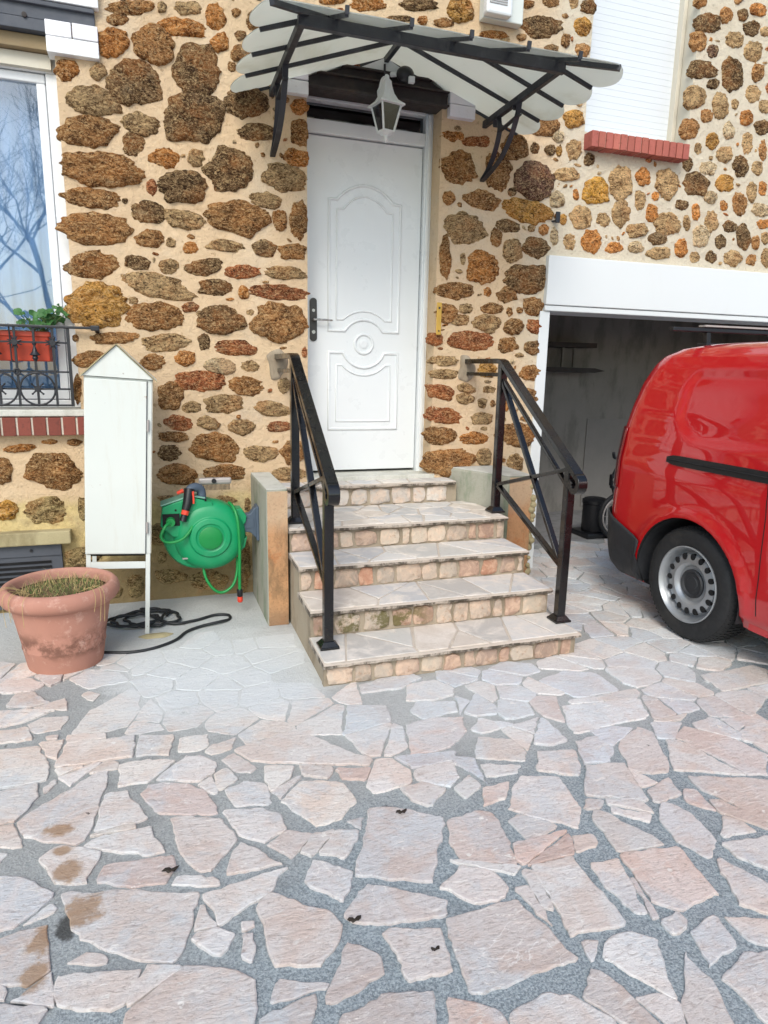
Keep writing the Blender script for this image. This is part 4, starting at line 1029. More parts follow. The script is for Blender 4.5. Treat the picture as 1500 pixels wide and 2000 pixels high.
# ---- garage mouth
m = MB(); m.box(2.572, 5.75, -.045, .20, 1.905, 2.228)
m.box(2.572, 5.75, -.035, .26, 1.865, 1.902)
m.build('garage_lintel', MAT['lintel'], house, bevel=.006)
m = MB(); m.box(2.545, 2.625, -.018, .22, 0.0, 1.863); m.build('garage_jamb', MAT['lintel'], house, bevel=.004)
m = MB()
m.box(2.42, 6.2, 1.75, 1.9, -.05, 2.4); m.box(2.41, 2.58, .26, 1.748, -.05, 2.4); m.box(5.9, 6.1, .26, 1.748, -.05, 2.4); m.box(2.42, 6.1, .205, 1.9, 2.402, 2.45)
m.build('garage_room', MAT['garage'], house)
m = MB(); m.box(4.25, 4.95, 1.740, 1.749, .05, .98)
m.build('render_patch', MAT['garagelight'], house)
m = MB(); m.box(2.6, 5.9, .62, 1.748, -.04, .004)
tag(m.build('garage_floor', MAT['floor']), kind='structure')

# ================================================================ STEPS
st = thing('stone_staircase', (1.34, -1.49, 0), 'five stone steps with pale crazy paved treads leading to the white door', 'steps')
SX0, SX1 = .66, 2.03
NOSE = [(-1.490, .125), (-1.205, .275), (-.930, .420), (-.665, .565), (-.165, .715)]
BACK = [-1.15, -.88, -.61, -.10, .0]
m = MB()
for i, (y, z) in enumerate(NOSE):
    x0, x1 = (SX0, SX1) if i < 4 else (.66, 1.93)
    zt = z-.028
    m.box(x0+.012, x1-.012, y+.045, (NOSE[i+1][0]+.044) if i < 4 else -.001, 0.0 if i == 0 else -.001, zt)
m.build('side_wall', MAT['stairbody'], st)
rng = random.Random(21)
for i, (y, z) in enumerate(NOSE):
    x0, x1 = (SX0, SX1) if i < 4 else (.665, 1.895)
    yb = NOSE[i+1][0]+.046 if i < 4 else -.002
    # tread bed with a rough, mouldy front lip
    m = MB(); n = 70; nd = 5
    pf = []
    for k in range(n+1):
        x = x0+(x1-x0)*k/n
        pf.append((x, y+.008*noise.noise(Vector((x*9, i*3.1, 0)))+.004*noise.noise(Vector((x*40, i*3.1, 0))), .006*noise.noise(Vector((x*14, i*7.7, 2)))+.003*noise.noise(Vector((x*55, i*7.7, 2)))))
    vs = []
    for x, yy, dz in pf:
        vs += [(x, yb, z), (x, yy+.006, z-.001), (x, yy, z-.007), (x, yy+.002, z-.020+dz), (x, yy+.014, z-.027+dz), (x, yb, z-.027)]
    fs = []
    for k in range(n):
        for q in range(6): fs.append((k*6+q, k*6+(q+1) % 6, k*6+6+(q+1) % 6, k*6+6+q))
    fs += [(5, 4, 3, 2, 1, 0), tuple(n*6+q for q in range(6))]
    m.add(vs, fs)
    tr = m.build('tread', MAT['nosing'], st, smooth=45)
    m = MB()
    TP = [(196, 194, 188), (188, 184, 178), (204, 202, 198), (182, 182, 180), (202, 192, 180), (190, 190, 190)]
    for f in crazy(x0+.003, x1-.003, y+.014, min(yb, BACK[i]+.3), .17, rng, (), .012):
        kk = rng.uniform(.93, 1.04); c = tuple(v*kk for v in lin(rng.choice(TP)))
        slab(m, ragged(f, rng, .03, .003, .15), z-.003, z+.0035+rng.uniform(-.001, .0012), c, (0, 0), .003)
    m.build('paving_stones', MAT['tread'], tr)
    # riser: mortar panel with stones on edge
    zb = 0.0 if i == 0 else NOSE[i-1][1]+.004
    yr = y+.044
    m = MB(); m.box(x0+.008, x1-.008, yr-.004, yr+.03, zb-.002, z-.027)
    rs = m.build('riser', MAT['riserm'], st)
    m = MB(); x = x0+.018
    RP = [(196, 172, 154), (206, 188, 170), (188, 164, 148), (200, 186, 170), (184, 154, 136), (208, 194, 176), (192, 176, 160)]
    if i == 2: RP = RP+[(202, 156, 130), (196, 146, 120)]
    if i == 4: RP = [(214, 206, 196), (206, 196, 186), (220, 212, 202)]
    while x < x1-.05:
        wd = min(rng.choice([.06, .085, .10, .11, .12, .135, .15]), x1-.014-x)
        z0, z1 = zb+rng.uniform(.006, .014), z-.030-rng.uniform(.003, .010)
        j = lambda a: a+rng.uniform(-.008, .008)
        q = [(j(x+.004), z0), (j(x+wd*.5), z0-.003), (j(x+wd-.008), z0+rng.uniform(0, .012)), (j(x+wd-.006), (z0+z1)/2), (j(x+wd-.010), z1-rng.uniform(0, .014)), (j(x+wd*.5), z1+.003), (j(x+.006), z1-rng.uniform(0, .010)), (j(x+.002), (z0+z1)/2)]
        q = [(max(x0+.01, min(x1-.01, a)), b) for a, b in q]
        q = ragged(q, rng, .010, .004, .12)
        kk = rng.uniform(.66, .95); c = tuple(v*kk for v in lin(rng.choice(RP)))
        n_ = len(q); cx_, cz_ = sum(a for a, b in q)/n_, sum(b for a, b in q)/n_
        vs = []
        dk_ = rng.uniform(0, .003)
        for sc, yy in ((1, yr-.002), (1, yr-.009), (.955, yr-.0115-dk_), (.5, yr-.013-dk_)):
            for a, b in q: vs.append((cx_+(a-cx_)*sc, yy+.004*noise.noise(Vector((a*50, b*50, i))), cz_+(b-cz_)*sc))
        fs = [(r*n_+k, r*n_+(k+1) % n_, (r+1)*n_+(k+1) % n_, (r+1)*n_+k) for r in range(3) for k in range(n_)]+[tuple(range(3*n_, 4*n_))]
        m.add(vs, fs, c)
        x += wd+rng.uniform(.002, .012)
    m.build('riser_stones', MAT['riser'], rs, smooth=50)

# low walls beside the steps
def low_wall(quad, h, label, rough=False):
    c = (sum(a for a, b in quad)/4, sum(b for a, b in quad)/4)
    t = thing('low_wall', (c[0], c[1], 0), label, 'low wall', 'low cement walls beside the steps')
    m = MB(); m.prism(quad, 'z', -.02, h-.004); m.build('wall_body', MAT['cement'], t, bevel=.012)
    m = MB(); cq = [(c[0]+(a-c[0])*.97, c[1]+(b-c[1])*.99) for a, b in quad]
    m.prism(cq, 'z', h-.006, h); m.build('wall_top', MAT['capcement'], t, bevel=.004)
    a, b = quad[0], quad[1]
    m = MB(); nx_, nz_ = 8, 40
    d = Vector((b[0]-a[0], b[1]-a[1])); nrm = Vector((d.y, -d.x)).normalized()
    vs = []
    for j_ in range(nz_+1):
        for i_ in range(nx_+1):
            p = Vector(a)+d*(.03+.95*i_/nx_); z = .0+(h-.012)*j_/nz_
            o = .006+.004*noise.noise(Vector((p.x*12, p.y*12, z*12)))
            vs.append((p.x+nrm.x*o, p.y+nrm.y*o, z))
    m.add(vs, [(j_*(nx_+1)+i_, j_*(nx_+1)+i_+1, (j_+1)*(nx_+1)+i_+1, (j_+1)*(nx_+1)+i_) for j_ in range(nz_) for i_ in range(nx_)])
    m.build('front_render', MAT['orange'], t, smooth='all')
    return t
low_wall([(.54, -.635), (.658, -.635), (.658, -.012), (.535, -.012)], .792, 'low cement wall with ochre front, left of the steps, carrying the hose reel')
tr_ = low_wall([(2.125, -.47), (2.30, -.47), (2.32, -.012), (1.90, -.012)], .792, 'low cement wall with ochre front, right of the steps, nearest the garage')
m = MB(); r_ = random.Random(2)
for i in range(26): m.ball((2.305+r_.uniform(-.008, .014), -.46+r_.uniform(-.02, .03), .05+.7*i/26+r_.uniform(-.01, .01)), r_.uniform(.012, .028), 5)
m.build('mortar_drips', MAT['slabstone'], tr_, smooth='all')

# ================================================================ HANDRAILS
def handrail(x, label):
    t = thing('handrail', (x, -1.3, .129), label, 'handrail', 'black steel handrails on the steps')
    YU, YL = -.51, -1.30
    def rz(y): return 1.522+(y-YU)*.662     # top line of the sloping rail
    def post(y, zb, zt):
        m = MB(); m.box(x-.023, x+.023, y-.023, y+.023, zb+.002, zt)
        p = m.build('post', MAT['black'], t, bevel=.004)
        m = MB(); b = .047
        m.box(x-b, x+b, y-b, y+b, zb, zb+.012)
        vs = [(x-b+.004, y-b+.004, zb+.0125), (x+b-.004, y-b+.004, zb+.0125), (x+b-.004, y+b-.004, zb+.0125), (x-b+.004, y+b-.004, zb+.0125)]+[(x+a*.027, y+c*.027, zb+.034) for a, c in ((-1,-1),(1,-1),(1,1),(-1,1))]
        m.add(vs, [(0,1,5,4),(1,2,6,5),(2,3,7,6),(3,0,4,7),(4,5,6,7)])
        m.build('post_foot', MAT['black'], p, bevel=.002)
    post(YU, .570, rz(YU)-.03); post(YL, .130, rz(YL)-.03)
    m = MB()
    pts = [(x, -.004, 1.510), (x, YU+.03, 1.510), (x, YU-.012, 1.500)]
    e = -1.375
    pts += [(x, YU-.04, rz(YU-.04)-.016)]+[(x, y, rz(y)-.016) for y in (-.8, -1.1, -1.3, e)]
    zc = rz(e)-.016-.045; yc = e+.010
    for k in range(0, 15):
        a = R(95+k*22); rr = .046-.0016*k
        pts.append((x, yc+rr*math.cos(a)*1.0-.0, zc+rr*math.sin(a)))
    m.ribbon(pts, .054, .030)
    m.build('top_rail', MAT['black'], t, bevel=.006, smooth=40)
    m = MB(); m.bar((x, YU-.024, rz(YU)-.125), (x, YL+.024, rz(YL)-.125), .022, .022); m.build('lower_rail', MAT['black'], t, bevel=.003)
    m = MB(); m.bar((x, -.004, 1.428), (x, YU+.024, 1.428), .022, .024); m.build('wall_arm', MAT['black'], t, bevel=.003)
    for a, b in (((x, YU-.02, 1.385), (x, YL+.02, .44)), ((x, YU-.02, .750), (x, YL+.02, .955)), ((x, YU-.02, .748), (x, YL+.02, .435))):
        m = MB(); m.bar(a, b, .034, .022); m.build('cross_bar', MAT['black'], t, bevel=.003)
    m = MB(); n = 40
    ring = lambda k: [(x-.012+(.062+.016*math.sin(3*q+x)+.010*noise.noise(Vector((math.cos(q)*3, math.sin(q)*3, x*9))))*k*math.cos(q), 1.462+(.105+.014*math.sin(2*q+x))*k*math.sin(q)) for q in [2*math.pi*i/n for i in range(n)]]
    vs = []
    for k, yy in ((1, .0), (.93, -.016), (.7, -.020), (.3, -.021)):
        vs += [(a_, yy+.004*noise.noise(Vector((a_*30, b_*30, x))), b_) for a_, b_ in ring(k)]
    m.add(vs, [(r*n+i, r*n+(i+1) % n, (r+1)*n+(i+1) % n, (r+1)*n+i) for r in range(3) for i in range(n)]+[tuple(range(3*n, 4*n))])
    m.build('wall_patch', MAT['stairbody'], t, smooth='all')
    return t
handrail(.725, 'black steel handrail with crossed bars on the left edge of the steps')
handrail(2.015, 'black steel handrail with crossed bars on the right edge of the steps')

# ================================================================ GLASS CANOPY
can = thing('glass_canopy', (1.385, 0, 2.98), 'hipped glass canopy on a dark iron frame above the white door', 'canopy')
BL, BR, FY, FZ = .705, 2.06, -.87, 2.985
CI = MAT['canopyiron']
m = MB(); m.bar((BL-.02, FY, FZ), (BR+.02, FY, FZ), .035, .050); m.build('front_beam', CI, can, bevel=.003)
for x in (BL, BR):
    m = MB(); m.bar((x, FY+.018, FZ), (x, -.002, FZ-.005), .030, .040); m.build('side_beam', CI, can, bevel=.003)
XC_, ZR, YR, ZE = 1.385, 3.255, -.27, 2.955
CL, CR, CF = .535, 2.285, -1.06
A = Vector((XC_, YR, ZR)); LFc, RFc = Vector((CL, CF, ZE)), Vector((CR, CF, ZE))
m = MB(); m.bar((XC_, -.002, ZR-.012), A-Vector((0, 0, .012)), .026, .03); m.build('ridge_bar', CI, can)
for c in (LFc, RFc):
    m = MB(); m.bar(A-Vector((0, 0, .012)), c-Vector((0, 0, .006)), .022, .026); m.build('hip_bar', CI, can)
    m = MB()
def on_hip(c, y):   # point of the hip at that y
    t = (y-YR)/(CF-YR); return A+(c-A)*t
def hip_x(x):
    c = LFc if x < XC_ else RFc
    t = (x-XC_)/(c.x-XC_); return A+(c-A)*t
ys = [0, YR, -.53, -.80, CF]
def pane(pts, up):
    m = MB(); n = len(pts); d = Vector((0, 0, .005))
    vs = [Vector(p)+Vector((0, 0, .006)) for p in pts]
    m.add(vs+[v+d for v in vs], [tuple(range(n))[::-1], tuple(range(n, 2*n))]+[(i, (i+1) % n, n+(i+1) % n, n+i) for i in range(n)])
    m.build('glass_pane', MAT['cglass'], can)
for side, c in ((-1, LFc), (1, RFc)):
    ex = c.x; slope = (ZR-ZE)/(XC_-CL) if side < 0 else (ZR-ZE)/(CR-XC_)
    for i in range(4):
        ya, yb = ys[i], ys[i+1]
        pa = Vector((XC_, ya, ZR)) if ya >= YR else on_hip(c, ya)
        pb = Vector((XC_, yb, ZR)) if yb >= YR else on_hip(c, yb)
        low = []
        for k in range(13):
            t = k/12; b_ = .075*math.sin(math.pi*t)**.6
            low.append(Vector((ex+side*b_, ya+(yb-ya)*t, ZE-b_*slope)))
        pts = [pa]+low+([pb] if (pb-low[-1]).length > 1e-3 else [])
        pane(pts, None)
    for y in ys[:4]:
        p = Vector((XC_, y, ZR)) if y >= YR else on_hip(c, y)
        m = MB(); q = Vector((ex+side*.012, y-.003, ZE-.004))
        m.bar(p-Vector((0, .003 if y == 0 else 0, .004)), q, .016, .022); m.build('glazing_bar', CI, can)
fxs = [CL, .86, 1.16, 1.455, 1.755, 2.04, CR]
sf = (ZR-ZE)/(YR-CF)
for i in range(6):
    xa, xb = fxs[i], fxs[i+1]
    low = []
    for k in range(9):
        t = k/8; b_ = .03*math.sin(math.pi*t)**.6
        low.append(Vector((xa+(xb-xa)*t, CF-b_, ZE-b_*sf)))
    top = [hip_x(xb)]+([A] if xa < XC_ < xb else [])+[hip_x(xa)]
    pts = low[:]
    if (low[-1]-top[0]).length < 1e-3: pts = pts[:-1]
    if (low[0]-top[-1]).length < 1e-3: top = top[:-1]
    pane(pts+top, None)
for x in fxs[1:6]:
    p = hip_x(x); q = Vector((x, CF-.012, ZE-.004))
    m = MB(); m.bar(p-Vector((0, 0, .004)), q, .016, .022); m.bar(q+Vector((0, 0, -.002)), q+Vector((0, -.006, .030)), .018, .012); m.build('glazing_bar', CI, can)
for x in (BL, BR):
    br_ = None
    m = MB()
    o = [(0, 2.648), (-.10, 2.670), (-.22, 2.708), (-.31, 2.76), (-.38, 2.83), (-.43, 2.91), (-.445, 2.962)]
    i_ = [(0, 2.655), (-.07, 2.69), (-.14, 2.75), (-.19, 2.82), (-.215, 2.89), (-.20, 2.945)]
    def smoothp(p, n=4):
        out = []
        for k in range(len(p)-1):
            p0, p1, p2, p3 = Vector(p[max(0, k-1)]), Vector(p[k]), Vector(p[k+1]), Vector(p[min(len(p)-1, k+2)])
            for j in range(n):
                t = j/n; out.append(.5*((2*p1)+(p2-p0)*t+(2*p0-5*p1+4*p2-p3)*t*t+(3*p1-p0-3*p2+p3)*t**3))
        return out+[Vector(p[-1])]
    for pts, cs in ((o, -1), (i_, -1)):
        sp = smoothp(pts)
        end = sp[-1]
        cy, cz = end.x+.026, end.y
        for k in range(1, 10):
            a = math.pi-k*R(26); rr = .026
            sp.append(Vector((cy+rr*math.cos(a), cz+rr*math.sin(a)*1.1)))
        m.ribbon([(x, p.x-.004, p.y) for p in sp], .030, .008)
    m.ribbon([(x, -.214, 2.88), (x, -.46, 2.90)], .026, .007)
    m.build('scroll_bracket', CI, can, smooth=45)

# ================================================================ LANTERN, SENSOR, ALARM BOX, SMALL FITTINGS
LX, LY = 1.335, -.20
lan = thing('wall_lantern', (LX, -.06, 3.05), 'white wall lantern with dark glass hanging under the canopy', 'lantern')
m = MB()
bp = [(.045*math.sin(a)*(1 if math.cos(a) < 0 else .8), .085*math.cos(a)) for a in [2*math.pi*i/24 for i in range(24)]]
m.prism([(LX+.03+a, 3.055+b) for a, b in bp], 'y', -.075, -.058)
m.build('back_plate', MAT['lampwhite'], lan, bevel=.006)
m = MB(); m.tube([(LX+.03, -.075, 3.03), (LX+.025, -.12, 3.02), (LX+.015, -.165, 3.05), (LX+.005, -.195, 3.09), (LX, LY, 3.085)], [.014, .012, .012, .012, .014], 12)
m.build('arm', MAT['lampwhite'], lan, smooth=True)
m = MB(); m.lathe([(.002, 3.098), (.012, 3.092), (.014, 3.075), (.028, 3.060), (.034, 3.03), (.046, 2.995), (.070, 2.962), (.112, 2.938), (.114, 2.930), (.09, 2.930)], (LX, LY, 0), 'z', 4, R(45+12))
m.build('lantern_roof', MAT['lampwhite'], lan, smooth=35)
m = MB()
ct = [(LX+.088*math.cos(R(57+90*k)), LY+.088*math.sin(R(57+90*k)), 2.930) for k in range(4)]
cb = [(LX+.048*math.cos(R(57+90*k)), LY+.048*math.sin(R(57+90*k)), 2.795) for k in range(4)]
for k in range(4):
    m.bar(ct[k], cb[k], .010, .010)
    m.bar(cb[k], cb[(k+1) % 4], .010, .010)
m.lathe([(.050, 2.796), (.040, 2.784), (.016, 2.775), (.014, 2.766), (.018, 2.758), (.010, 2.748), (.002, 2.738)], (LX, LY, 0), 'z', 12)
m.build('lantern_cage', MAT['lampwhite'], lan, smooth=40)
m = MB()
for k in range(4):
    a, b, c, d = ct[k], ct[(k+1) % 4], cb[(k+1) % 4], cb[k]
    f = lambda p: (LX+(p[0]-LX)*.93, LY+(p[1]-LY)*.93, p[2])
    m.add([f(a), f(b), f(c), f(d)], [(0, 1, 2, 3)])
m.build('lantern_glass', MAT['lampglass'], lan)
m = MB(); m.tube([(LX+.035, -.05, 3.14), (LX+.035, -.05, 3.21)], .007, 8); m.build('hanging_rod', MAT['iron'], lan)
sen = thing('motion_sensor', (1.485, -.05, 3.15), 'black rounded motion sensor beside the white lantern', 'sensor')
m = MB(); m.ball((1.480, -.105, 3.150), .052, 10, None, (1.05, .85, .85)); m.tube([(1.475, -.05, 3.165), (1.478, -.10, 3.155)], .022, 10); m.build('sensor_body', MAT['plastic'], sen, smooth='all')
m = MB(); m.box(1.487, 1.523, -.160, -.135, 3.092, 3.128); m.build('sensor_window', MAT['lampwhite'], sen, bevel=.004)
m = MB(); m.tube([(1.41, -.05, 3.16), (1.45, -.09, 3.155)], .014, 10); m.build('sensor_arm', MAT['lampwhite'], sen)

al = thing('alarm_box', (2.10, -.01, 3.60), 'white alarm box with louvred siren cover on the wall above the canopy', 'alarm box')
m = MB(); m.prism([(1.985, 3.545), (2.255, 3.545), (2.255, 3.86), (1.985, 3.86)], 'y', -.075, -.012); m.build('box_body', MAT['alarm'], al, bevel=.006)
m = MB(); m.box(1.978, 2.150, -.135, -.077, 3.548, 3.865); cv = m.build('siren_cover', MAT['white'], al, bevel=.012)
m = MB()
for k in range(20): m.box(1.992, 2.112, -.139, -.1345, 3.600+k*.0125, 3.6055+k*.0125)
m.build('louvre', MAT['greyp'], cv)

hk = thing('shutter_hook', (2.60, -.03, 2.47), 'small black iron shutter hook on the pale stones right of the canopy', 'hook')
m = MB(); m.box(2.60, 2.632, -.052, -.040, 2.435, 2.505); m.build('hook_plate', MAT['iron'], hk, bevel=.003)
m = MB(); m.tube([(2.612, -.040, 2.45), (2.605, -.01, 2.45), (2.59, .0, 2.45)], .007, 8); m.build('hook_pin', MAT['iron'], hk)
bp_ = thing('wall_plate', (1.765, -.03, 1.78), 'narrow yellow wall plate screwed on the stones right of the door', 'plate')
m = MB(); m.box(1.757, 1.792, -.052, -.045, 1.675, 1.880); m.build('plate_body', MAT['brass'], bp_, bevel=.006)
for z_, r0 in ((1.845, .007), (1.70, .005)):
    m = MB(); m.tube([(1.774, -.056, z_), (1.774, -.051, z_)], r0, 10); m.build('screw', MAT['iron'], bp_)

# ================================================================ WINDOW GUARD AND FLOWER TROUGH
gd = thing('window_guard', (-1.2, -.05, 1.215), 'black wrought iron window guard with circles and star rosettes', 'railing')
GY = -.05; I_ = MAT['iron']
m = MB(); m.bar((-2.45, GY, 1.640), (-.315, GY, 1.640), .030, .014); m.build('hand_bar', I_, gd, bevel=.003)
m = MB(); m.bar((-.335, GY, 1.640), (-.290, GY, 1.640), .036, .028); m.bar((-.305, GY, 1.64), (-.305, .0, 1.625), .022, .022); m.build('wall_end', I_, gd, bevel=.004)
for z in (1.555, 1.396, 1.302, 1.212):
    m = MB(); m.bar((-2.45, GY+.004, z), (-.455, GY+.004, z), .010, .010); m.build('cross_rail', I_, gd)
vx = [-.455, -.534, -.628, -.722]+[-.722-.094*k for k in range(1, 18)]
for k, x in enumerate(vx):
    m = MB(); m.bar((x, GY, 1.206), (x, GY, 1.634), .012 if k else .016, .012 if k else .016, up=(0, 1, 0)); m.build('upright', I_, gd)
cxs = [-.628-.188*k for k in range(0, 9)]
for cx in cxs:
    m = MB(); m.tube([(cx+.088*math.cos(a), GY-.003, 1.302+.088*math.sin(a)) for a in [2*math.pi*i/32 for i in range(33)]], .0055, 6); m.build('ring', I_, gd, smooth='all')
    m = MB()
    for a in (45, 135, 225, 315):
        m.tube([(cx, GY-.012, 1.302), (cx+.038*math.cos(R(a)), GY-.012, 1.302+.038*math.sin(R(a)))], [.007, .004], 6)
        m.ball((cx+.038*math.cos(R(a)), GY-.012, 1.302+.038*math.sin(R(a))), .006, 4)
    m.lathe([(.016, -.006), (.018, .0), (.012, .006)], (cx, GY-.012, 1.302), 'y', 12)
    m.build('rosette', I_, gd, smooth=40)
    # baluster knob above each ring
    m = MB(); m.lathe([(.006, 1.555), (.012, 1.548), (.007, 1.538), (.007, 1.530), (.014, 1.505), (.028, 1.487), (.012, 1.482), (.016, 1.470), (.006, 1.450)], (cx, GY, 0), 'z', 10); m.build('baluster_knob', I_, gd, smooth=40)
for cx in [-.534-.188*k for k in range(0, 10)]:
    m = MB()
    for a in range(0, 360, 45): m.tube([(cx, GY-.010, 1.553), (cx+.040*math.cos(R(a+22)), GY-.010, 1.553+.036*math.sin(R(a+22)))], [.008, .002], 5)
    m.lathe([(.016, -.005), (.018, .0), (.008, .006)], (cx, GY-.012, 1.553), 'y', 12)
    m.build('rosette', I_, gd, smooth=40)
    if cx < -.6:
        m = MB(); m.tube([(cx+.014*math.cos(a), GY-.008, 1.395+.016*math.sin(a)) for a in [2*math.pi*i/16 for i in range(17)]], .005, 6); m.build('ring', I_, gd, smooth='all')
tb = thing('flower_trough', (-.95, .05, 1.45), 'orange red plastic flower trough hanging behind the window guard', 'flower box')
m = MB(); m.prism([(-.015, 1.600), (-.015, 1.612), (.13, 1.612), (.13, 1.600), (.118, 1.452), (.005, 1.452)], 'x', -1.45, -.560)
m.build('trough_body', MAT['boxred'], tb, bevel=.006)
m = MB(); m.box(-1.46, -.550, -.020, .135, 1.585, 1.613); m.build('trough_rim', MAT['boxred'], tb, bevel=.005)
m = MB(); m.box(-1.445, -.565, -.01, .125, 1.606, 1.618); m.build('soil', MAT['soil'], tb)
m = MB()
for x in (-.75, -1.25): m.tube([(x, -.05, 1.645), (x, -.025, 1.65), (x, -.022, 1.45), (x, .13, 1.446)], .004, 6)
m.build('hanging_bracket', I_, tb)
pl_ = thing('geranium', (-.64, .05, 1.62), 'green geranium with round leaves growing in the red trough', 'plant')
r_ = random.Random(31)
m = MB(); ms = MB()
for k in range(44):
    bx = -.60+r_.uniform(-.05, .04); hx = bx+r_.uniform(-.07, .12); hz = 1.640+r_.random()**1.4*.085+max(0, (hx+.60))*.45; hy = .05+r_.uniform(-.08, .06)
    ms.tube([(bx, .05, 1.615), ((bx+hx)/2, (hy+.05)/2, (1.615+hz)/2+.01), (hx, hy, hz)], .0022, 5)
    nrm = Vector((r_.uniform(-.6, .6), -.6+r_.uniform(-.5, .4), .6+r_.uniform(-.3, .4))).normalized(); u = nrm.orthogonal().normalized(); v = nrm.cross(u); rad = r_.uniform(.012, .027)
    vs = [Vector((hx, hy, hz))-nrm*.004]; n = 16
    for i in range(n):
        a = 2*math.pi*i/n; q = rad*(1+.10*math.cos(5*a))*(.75 if i == 0 else 1); vs.append(Vector((hx, hy, hz))+u*q*math.cos(a)+v*q*math.sin(a)+nrm*.005*math.sin(3*a))
    m.add(vs, [(0, 1+i, 1+(i+1) % n) for i in range(n)])
m.build('leaves', MAT['leaf'], pl_, smooth='all', fix=False); ms.build('stems', MAT['stem'], pl_)
# ================================================================ WHITE METAL CABINET
CY0, CY1 = -.574, -.18
cb = thing('metal_cabinet', (-.11, -.574, 0), 'tall cream metal cabinet with gabled roof on thin legs beside the window', 'cabinet')
cx0, cx1 = -.424, -.102
m = MB(); m.box(cx0, cx1, CY0+.006, CY1, .452, 1.372); m.build('cabinet_body', MAT['cabinet'], cb, bevel=.004)
m = MB(); m.box(cx0+.004, cx1-.026, CY0-.006, CY0+.004, .458, 1.362)
dr = m.build('cabinet_door', MAT['cabinet'], cb, bevel=.003)
for z in (.60, 1.14):
    m = MB(); m.tube([(cx1-.018, CY0-.006, z-.03), (cx1-.018, CY0-.006, z+.03)], .006, 8); m.build('hinge', MAT['greyp'], dr)
m = MB(); m.box(cx1-.0255, cx1-.0225, CY0+.001, CY0+.0055, .455, 1.365); m.build('door_gap', MAT['bumper'], cb)
m = MB(); apx = (cx0+cx1)/2-.01
m.add([(cx0-.006, CY0-.008, 1.374), (cx1+.006, CY0-.008, 1.374), (apx, CY0-.008, 1.530), (cx0-.006, CY1+.01, 1.374), (cx1+.006, CY1+.01, 1.374), (apx, CY1+.01, 1.530)], [(0, 1, 2), (5, 4, 3), (0, 3, 4, 1)])
for a, b in (((cx0-.016, 1.368), (apx, 1.534)), ((apx, 1.534), (cx1+.022, 1.366))):
    m.add([(a[0], CY0-.016, a[1]), (b[0], CY0-.016, b[1]), (b[0], CY1+.02, b[1]), (a[0], CY1+.02, a[1]), (a[0], CY0-.016, a[1]+.004), (b[0], CY0-.016, b[1]+.004), (b[0], CY1+.02, b[1]+.004), (a[0], CY1+.02, a[1]+.004)],
          [(0,3,2,1),(4,5,6,7),(0,1,5,4),(1,2,6,5),(2,3,7,6),(3,0,4,7)])
m.build('cabinet_roof', MAT['cabinet'], cb)
m = MB()
for a, b in (((cx0-.018, 1.367), (apx, 1.5375)), ((apx, 1.5375), (cx1+.024, 1.365))): m.bar((a[0], CY0-.0175, a[1]), (b[0], CY0-.0175, b[1]), .003, .005)
m.build('gable_outline', MAT['slabstone'], cb)  # rust-brown strip drawn as a dark outline between gable and roof
m = MB(); m.box(cx1+.0005, cx1+.003, CY0+.010, CY1-.004, .455, 1.370); m.build('shaded_side', MAT['cream'], cb)  # cream sheet: the flank's shaded tone is put into the colour
m = MB(); m.box(cx0+.02, cx1-.03, CY0+.02, CY1-.02, .440, .452); m.build('cabinet_base', MAT['dark'], cb)
for x in (cx0+.004, cx1-.024):
    for y in (CY0+.004, CY1-.024):
        m = MB(); m.box(x, x+.004, y, y+.022, 0, .452); m.box(x+.004, x+.022, y, y+.004, 0, .452); m.build('leg', MAT['cabinet'], cb)
m = MB(); m.box(cx0+.027, cx1-.025, CY0+.002, CY0+.008, .375, .412); m.build('stretcher', MAT['cabinet'], cb)
m = MB(); m.box(cx0+.03, cx1-.03, CY1-.03, CY1-.026, .375, .412); m.build('stretcher', MAT['cabinet'], cb)
cb.rotation_euler = (0, R(3.4), 0)

# ================================================================ HOSE REEL
RX, RY, RZ = .252, -.31, .482
hr = thing('hose_reel', (.53, -.30, .55), 'green plastic hose reel bracketed to the side of the low wall', 'hose reel')
m = MB(); RRAD = .205
m.lathe([(.0, .085), (.17, .085), (.196, .070), (RRAD, .045), (RRAD, -.035), (.196, -.062), (.172, -.080), (.150, -.088), (.118, -.092), (.112, -.104), (.082, -.108), (.078, -.102), (.0, -.102)], (RX, RY, RZ), 'y', 48)
m.prism([(RX-.27, RZ+.075), (RX-.255, RZ+.185), (RX-.10, RZ+.235), (RX+.02, RZ+.20), (RX, RZ), (RX-.205, RZ+.01)], 'y', RY-.075, RY+.075)
m.prism([(RX+.12, RZ+.15), (RX+.185, RZ+.15), (RX+.212, RZ+.105), (RX+.207, RZ+.07), (RX+.15, RZ)], 'y', RY-.05, RY+.06)
m.prism([(RX+.16, RZ-.06), (RX+.213, RZ-.02), (RX+.20, RZ-.08), (RX+.14, RZ-.14)], 'y', RY-.05, RY+.06)
m.lathe([(.0, .10), (.17, .10), (.198, .082), (.204, .05), (.204, -.02), (.192, -.048), (.15, -.06), (.0, -.06)], (RX-.058, RY+.02, RZ-.004), 'y', 48)
cs = m.build('casing', MAT['reel'], hr, smooth=35, bevel=.006)
m = MB(); m.lathe([(.0, -.106), (.066, -.106), (.066, -.114), (.060, -.117), (.0, -.118)], (RX, RY, RZ), 'y', 40); m.lathe([(.006, -.122), (.004, -.118)], (RX, RY, RZ), 'y', 10)
m.build('drum_cap', MAT['reeldark'], cs, smooth=35)
